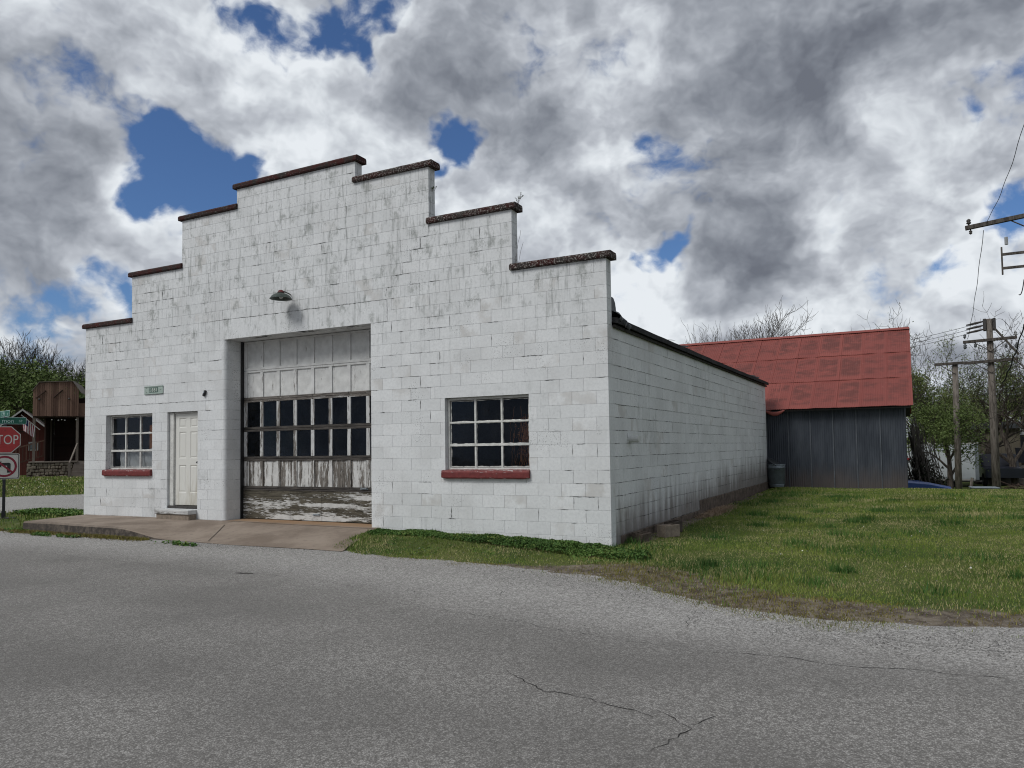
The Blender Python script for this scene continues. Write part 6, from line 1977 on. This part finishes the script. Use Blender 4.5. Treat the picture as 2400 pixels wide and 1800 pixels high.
# left verge beyond the sign and far lawn
N = 90000
x = rg.uniform(-30, 0.1, N); y = rg.uniform(-2.2, 26, N)
q_ = side_q(x, y)
keep = (((q_ < -0.1) & (edge_e(x, y) > 0.05) & (y < 1.5)) | ((q_ > 10.6) & (q_ < 34))) & ~((x > -0.02) & (y > 0))
x, y = x[keep], y[keep]
dd = np.hypot(x-CAM[0], y-CAM[1])
blades('verge_grass', x, y, 0.05+0.06*rg.random(len(x)), 0.0012*dd, 'grass', 'grass verge and park lawn across the side street', 'grass', 0.8)
def leaves(name, pts_, size, mat, label, cat):
    n_ = len(pts_)
    V_ = np.repeat(pts_[:, None, :], 4, 1)
    t1 = rg.normal(size=(n_, 3)); t1[:, 2] *= 0.45; t1 /= np.linalg.norm(t1, axis=1)[:, None]
    t2 = rg.normal(size=(n_, 3)); t2[:, 2] *= 0.45; t2 -= t1*np.sum(t1*t2, 1)[:, None]; t2 /= np.linalg.norm(t2, axis=1)[:, None]
    s_ = size*rg.uniform(0.6, 1.3, n_)[:, None]
    V_[:, 0] += -t1*s_*0.5; V_[:, 1] += t2*s_*0.5; V_[:, 2] += t1*s_*0.5; V_[:, 3] += -t2*s_*0.5
    o = fast_mesh(name, V_.reshape(-1, 3), 4, mat)
    tag(o, label, cat, kind='stuff')
N = 90000
x = rg.uniform(8.55, 13.6, N); y = rg.uniform(-1.5, 0.0, N)
yc = np.interp(x, [8.5, 9.3, 10.2, 11.0, 12.0, 12.8, 13.6], [-0.30, -0.16, -0.24, -0.30, -0.42, -0.60, -0.85])
hw_ = np.interp(x, [8.5, 10, 11.2, 12.2, 13.0, 13.6], [0.30, 0.22, 0.34, 0.44, 0.40, 0.15])
env = np.clip(1-((y-yc)/hw_)**2, 0, 1)
mh = env**0.6*(0.03+0.17*fbm(x*2.6, y*2.6, 71)+0.06*fbm(x*9, y*9, 73))*np.interp(x, [8.5, 9.5, 11.5, 13.2], [0.35, 0.45, 0.75, 0.85])
keep = (env+1.0*(fbm(x*3, y*3, 75)-0.5) > 0.12) & (rg.random(N) < 0.25+0.75*env) & (y < -0.02)
x, y, mh = x[keep], y[keep], mh[keep]
z = ground_z(x, y) + mh*rg.uniform(0.35, 1.0, len(x))**0.5
leaves('clover', np.stack([x, y, z], -1), 0.026, 'clover', 'dark green clover growing along the foot of the front wall', 'clover')
N = 16000
x = rg.uniform(-3.2, 0.02, N); y = rg.uniform(-0.6, 1.6, N)
keep = (side_q(x, y) < -0.1) & (y > 0.12+(-x)*0.02) & (y < 1.0)
x, y = x[keep], y[keep]
leaves('ground_ivy', np.stack([x, y, ground_z(x, y)+0.11*rg.random(len(x))], -1), 0.05, 'clover', 'strip of low green weeds left of the garage behind the pavement', 'weeds')
N = 9000
x = rg.uniform(-1.0, 6.0, N); y = rg.uniform(-1.95, -1.5, N)
keep = (fbm(x*1.4, y*2, 83) > 0.56) & (y < -1.53)
x, y = x[keep], y[keep]
leaves('kerb_weeds', np.stack([x, y, RZ+0.005+0.05*rg.random(len(x))], -1), 0.035, 'clover', 'tufts of weeds growing along the bottom of the kerb', 'weeds')
# loose limestone chips along the shoulder
N = 170000
x = rg.uniform(-2, 22, N); y = rg.uniform(-5.0, -0.9, N)
ed = y-np.interp(x, EX, EY)
prob = np.exp(-((ed+0.15)/0.42)**2)*(0.35+0.65*(fbm(x*0.8, y*0.8, 91) > 0.45)) + 0.02
keep = (rg.random(N) < prob) & ~((x > 0.1) & (x < 8.9) & (y > -1.52))
x, y = x[keep], y[keep]
z = np.maximum(ground_z(x, y), RZ)
n_ = len(x)
s_ = rg.uniform(0.003, 0.0085, n_)*np.where(rg.random(n_) < 0.02, 2.0, 1)
octa = np.array([[1, 0, 0], [0, 1, 0], [-1, 0, 0], [0, -1, 0], [0, 0, 0.8], [0, 0, -0.8]])
tri = [(0, 1, 4), (1, 2, 4), (2, 3, 4), (3, 0, 4)]
ra = rg.uniform(0, 6.28, n_)
verts = octa[None]*s_[:, None, None]*rg.uniform(0.6, 1.3, (n_, 6, 1))
cx_ = verts[..., 0]*np.cos(ra)[:, None]-verts[..., 1]*np.sin(ra)[:, None]
cy_ = verts[..., 0]*np.sin(ra)[:, None]+verts[..., 1]*np.cos(ra)[:, None]
verts = np.stack([cx_+x[:, None], cy_+y[:, None], verts[..., 2]+z[:, None]+0.002], -1)
me = bpy.data.meshes.new('gravel')
allv = verts[:, :5].reshape(-1, 3)
tf = (np.arange(n_)[:, None, None]*5+np.array(tri)[None]).reshape(-1, 3)
me.vertices.add(len(allv)); me.vertices.foreach_set('co', allv.astype(np.float32).ravel())
me.loops.add(tf.size); me.loops.foreach_set('vertex_index', tf.astype(np.int32).ravel())
me.polygons.add(len(tf)); me.polygons.foreach_set('loop_start', np.arange(0, tf.size, 3, dtype=np.int32)); me.polygons.foreach_set('loop_total', np.full(len(tf), 3, dtype=np.int32))
me.materials.append(MATS['gravel']); me.update(calc_edges=True)
tag(link('gravel', me), 'loose pale gravel chips along the road shoulder', 'gravel', kind='stuff')
# dead straw swept against the side wall
N = 2600
x = 12.85+np.abs(rg.normal(0, 0.16, N)); y = rg.normal(6.0, 0.75, N)
keep = (y > 4.6) & (y < 8.0); x, y = x[keep], y[keep]
blades('straw', x, y, 0.03+0.05*rg.random(len(x)), np.full(len(x), 0.018), 'straw', 'patch of dead pinkish straw against the side wall', 'straw', 2.5)

# dry grass along the bottom of the kerb, and small white flowers in the lawns
N = 9000
x = rg.uniform(-0.6, 4.4, N); y = -1.56-np.abs(rg.normal(0, 0.10, N))
keep = fbm(x*1.1, y*1.1, 95)+0.06*rg.standard_normal(N) > 0.42
x, y = x[keep], y[keep]
zz = np.maximum(ground_z(x, y), RZ)
n_ = len(x); a = rg.uniform(0, 2*np.pi, n_); hh = 0.02+0.05*rg.random(n_)
V_ = np.empty((n_, 3, 3))
V_[:, 0] = np.stack([x-np.cos(a)*0.006, y-np.sin(a)*0.006, zz], -1); V_[:, 1] = np.stack([x+np.cos(a)*0.006, y+np.sin(a)*0.006, zz], -1)
V_[:, 2] = np.stack([x+rg.normal(0, 0.03, n_), y+rg.normal(0, 0.03, n_), zz+hh], -1)
tag(fast_mesh('kerb_grass', V_.reshape(-1, 3), 3, 'moss'), 'thin dry yellow grass along the foot of the kerb', 'grass', kind='stuff')
simple('petal', (0.62, 0.62, 0.56), 0.8, 0.1, 0.1, 5)
fx = np.concatenate([rg.uniform(-22, -12, 150), rg.uniform(13.5, 22, 60)]); fy = np.concatenate([rg.uniform(5, 18, 150), rg.uniform(-1, 12, 60)])
q_ = side_q(fx, fy)
keep = (fx > 0) | ((q_ > 10.8) & (q_ < 24))
fx, fy = fx[keep], fy[keep]
fz = ground_z(fx, fy)+np.where(fx > 0, 0.05, 0.16)
leaves('lawn_flowers', np.stack([fx, fy, fz], -1), np.where(fx > 0, 0.025, 0.055)[:, None], 'petal', 'tiny white flowers dotted over the lawns', 'flowers')
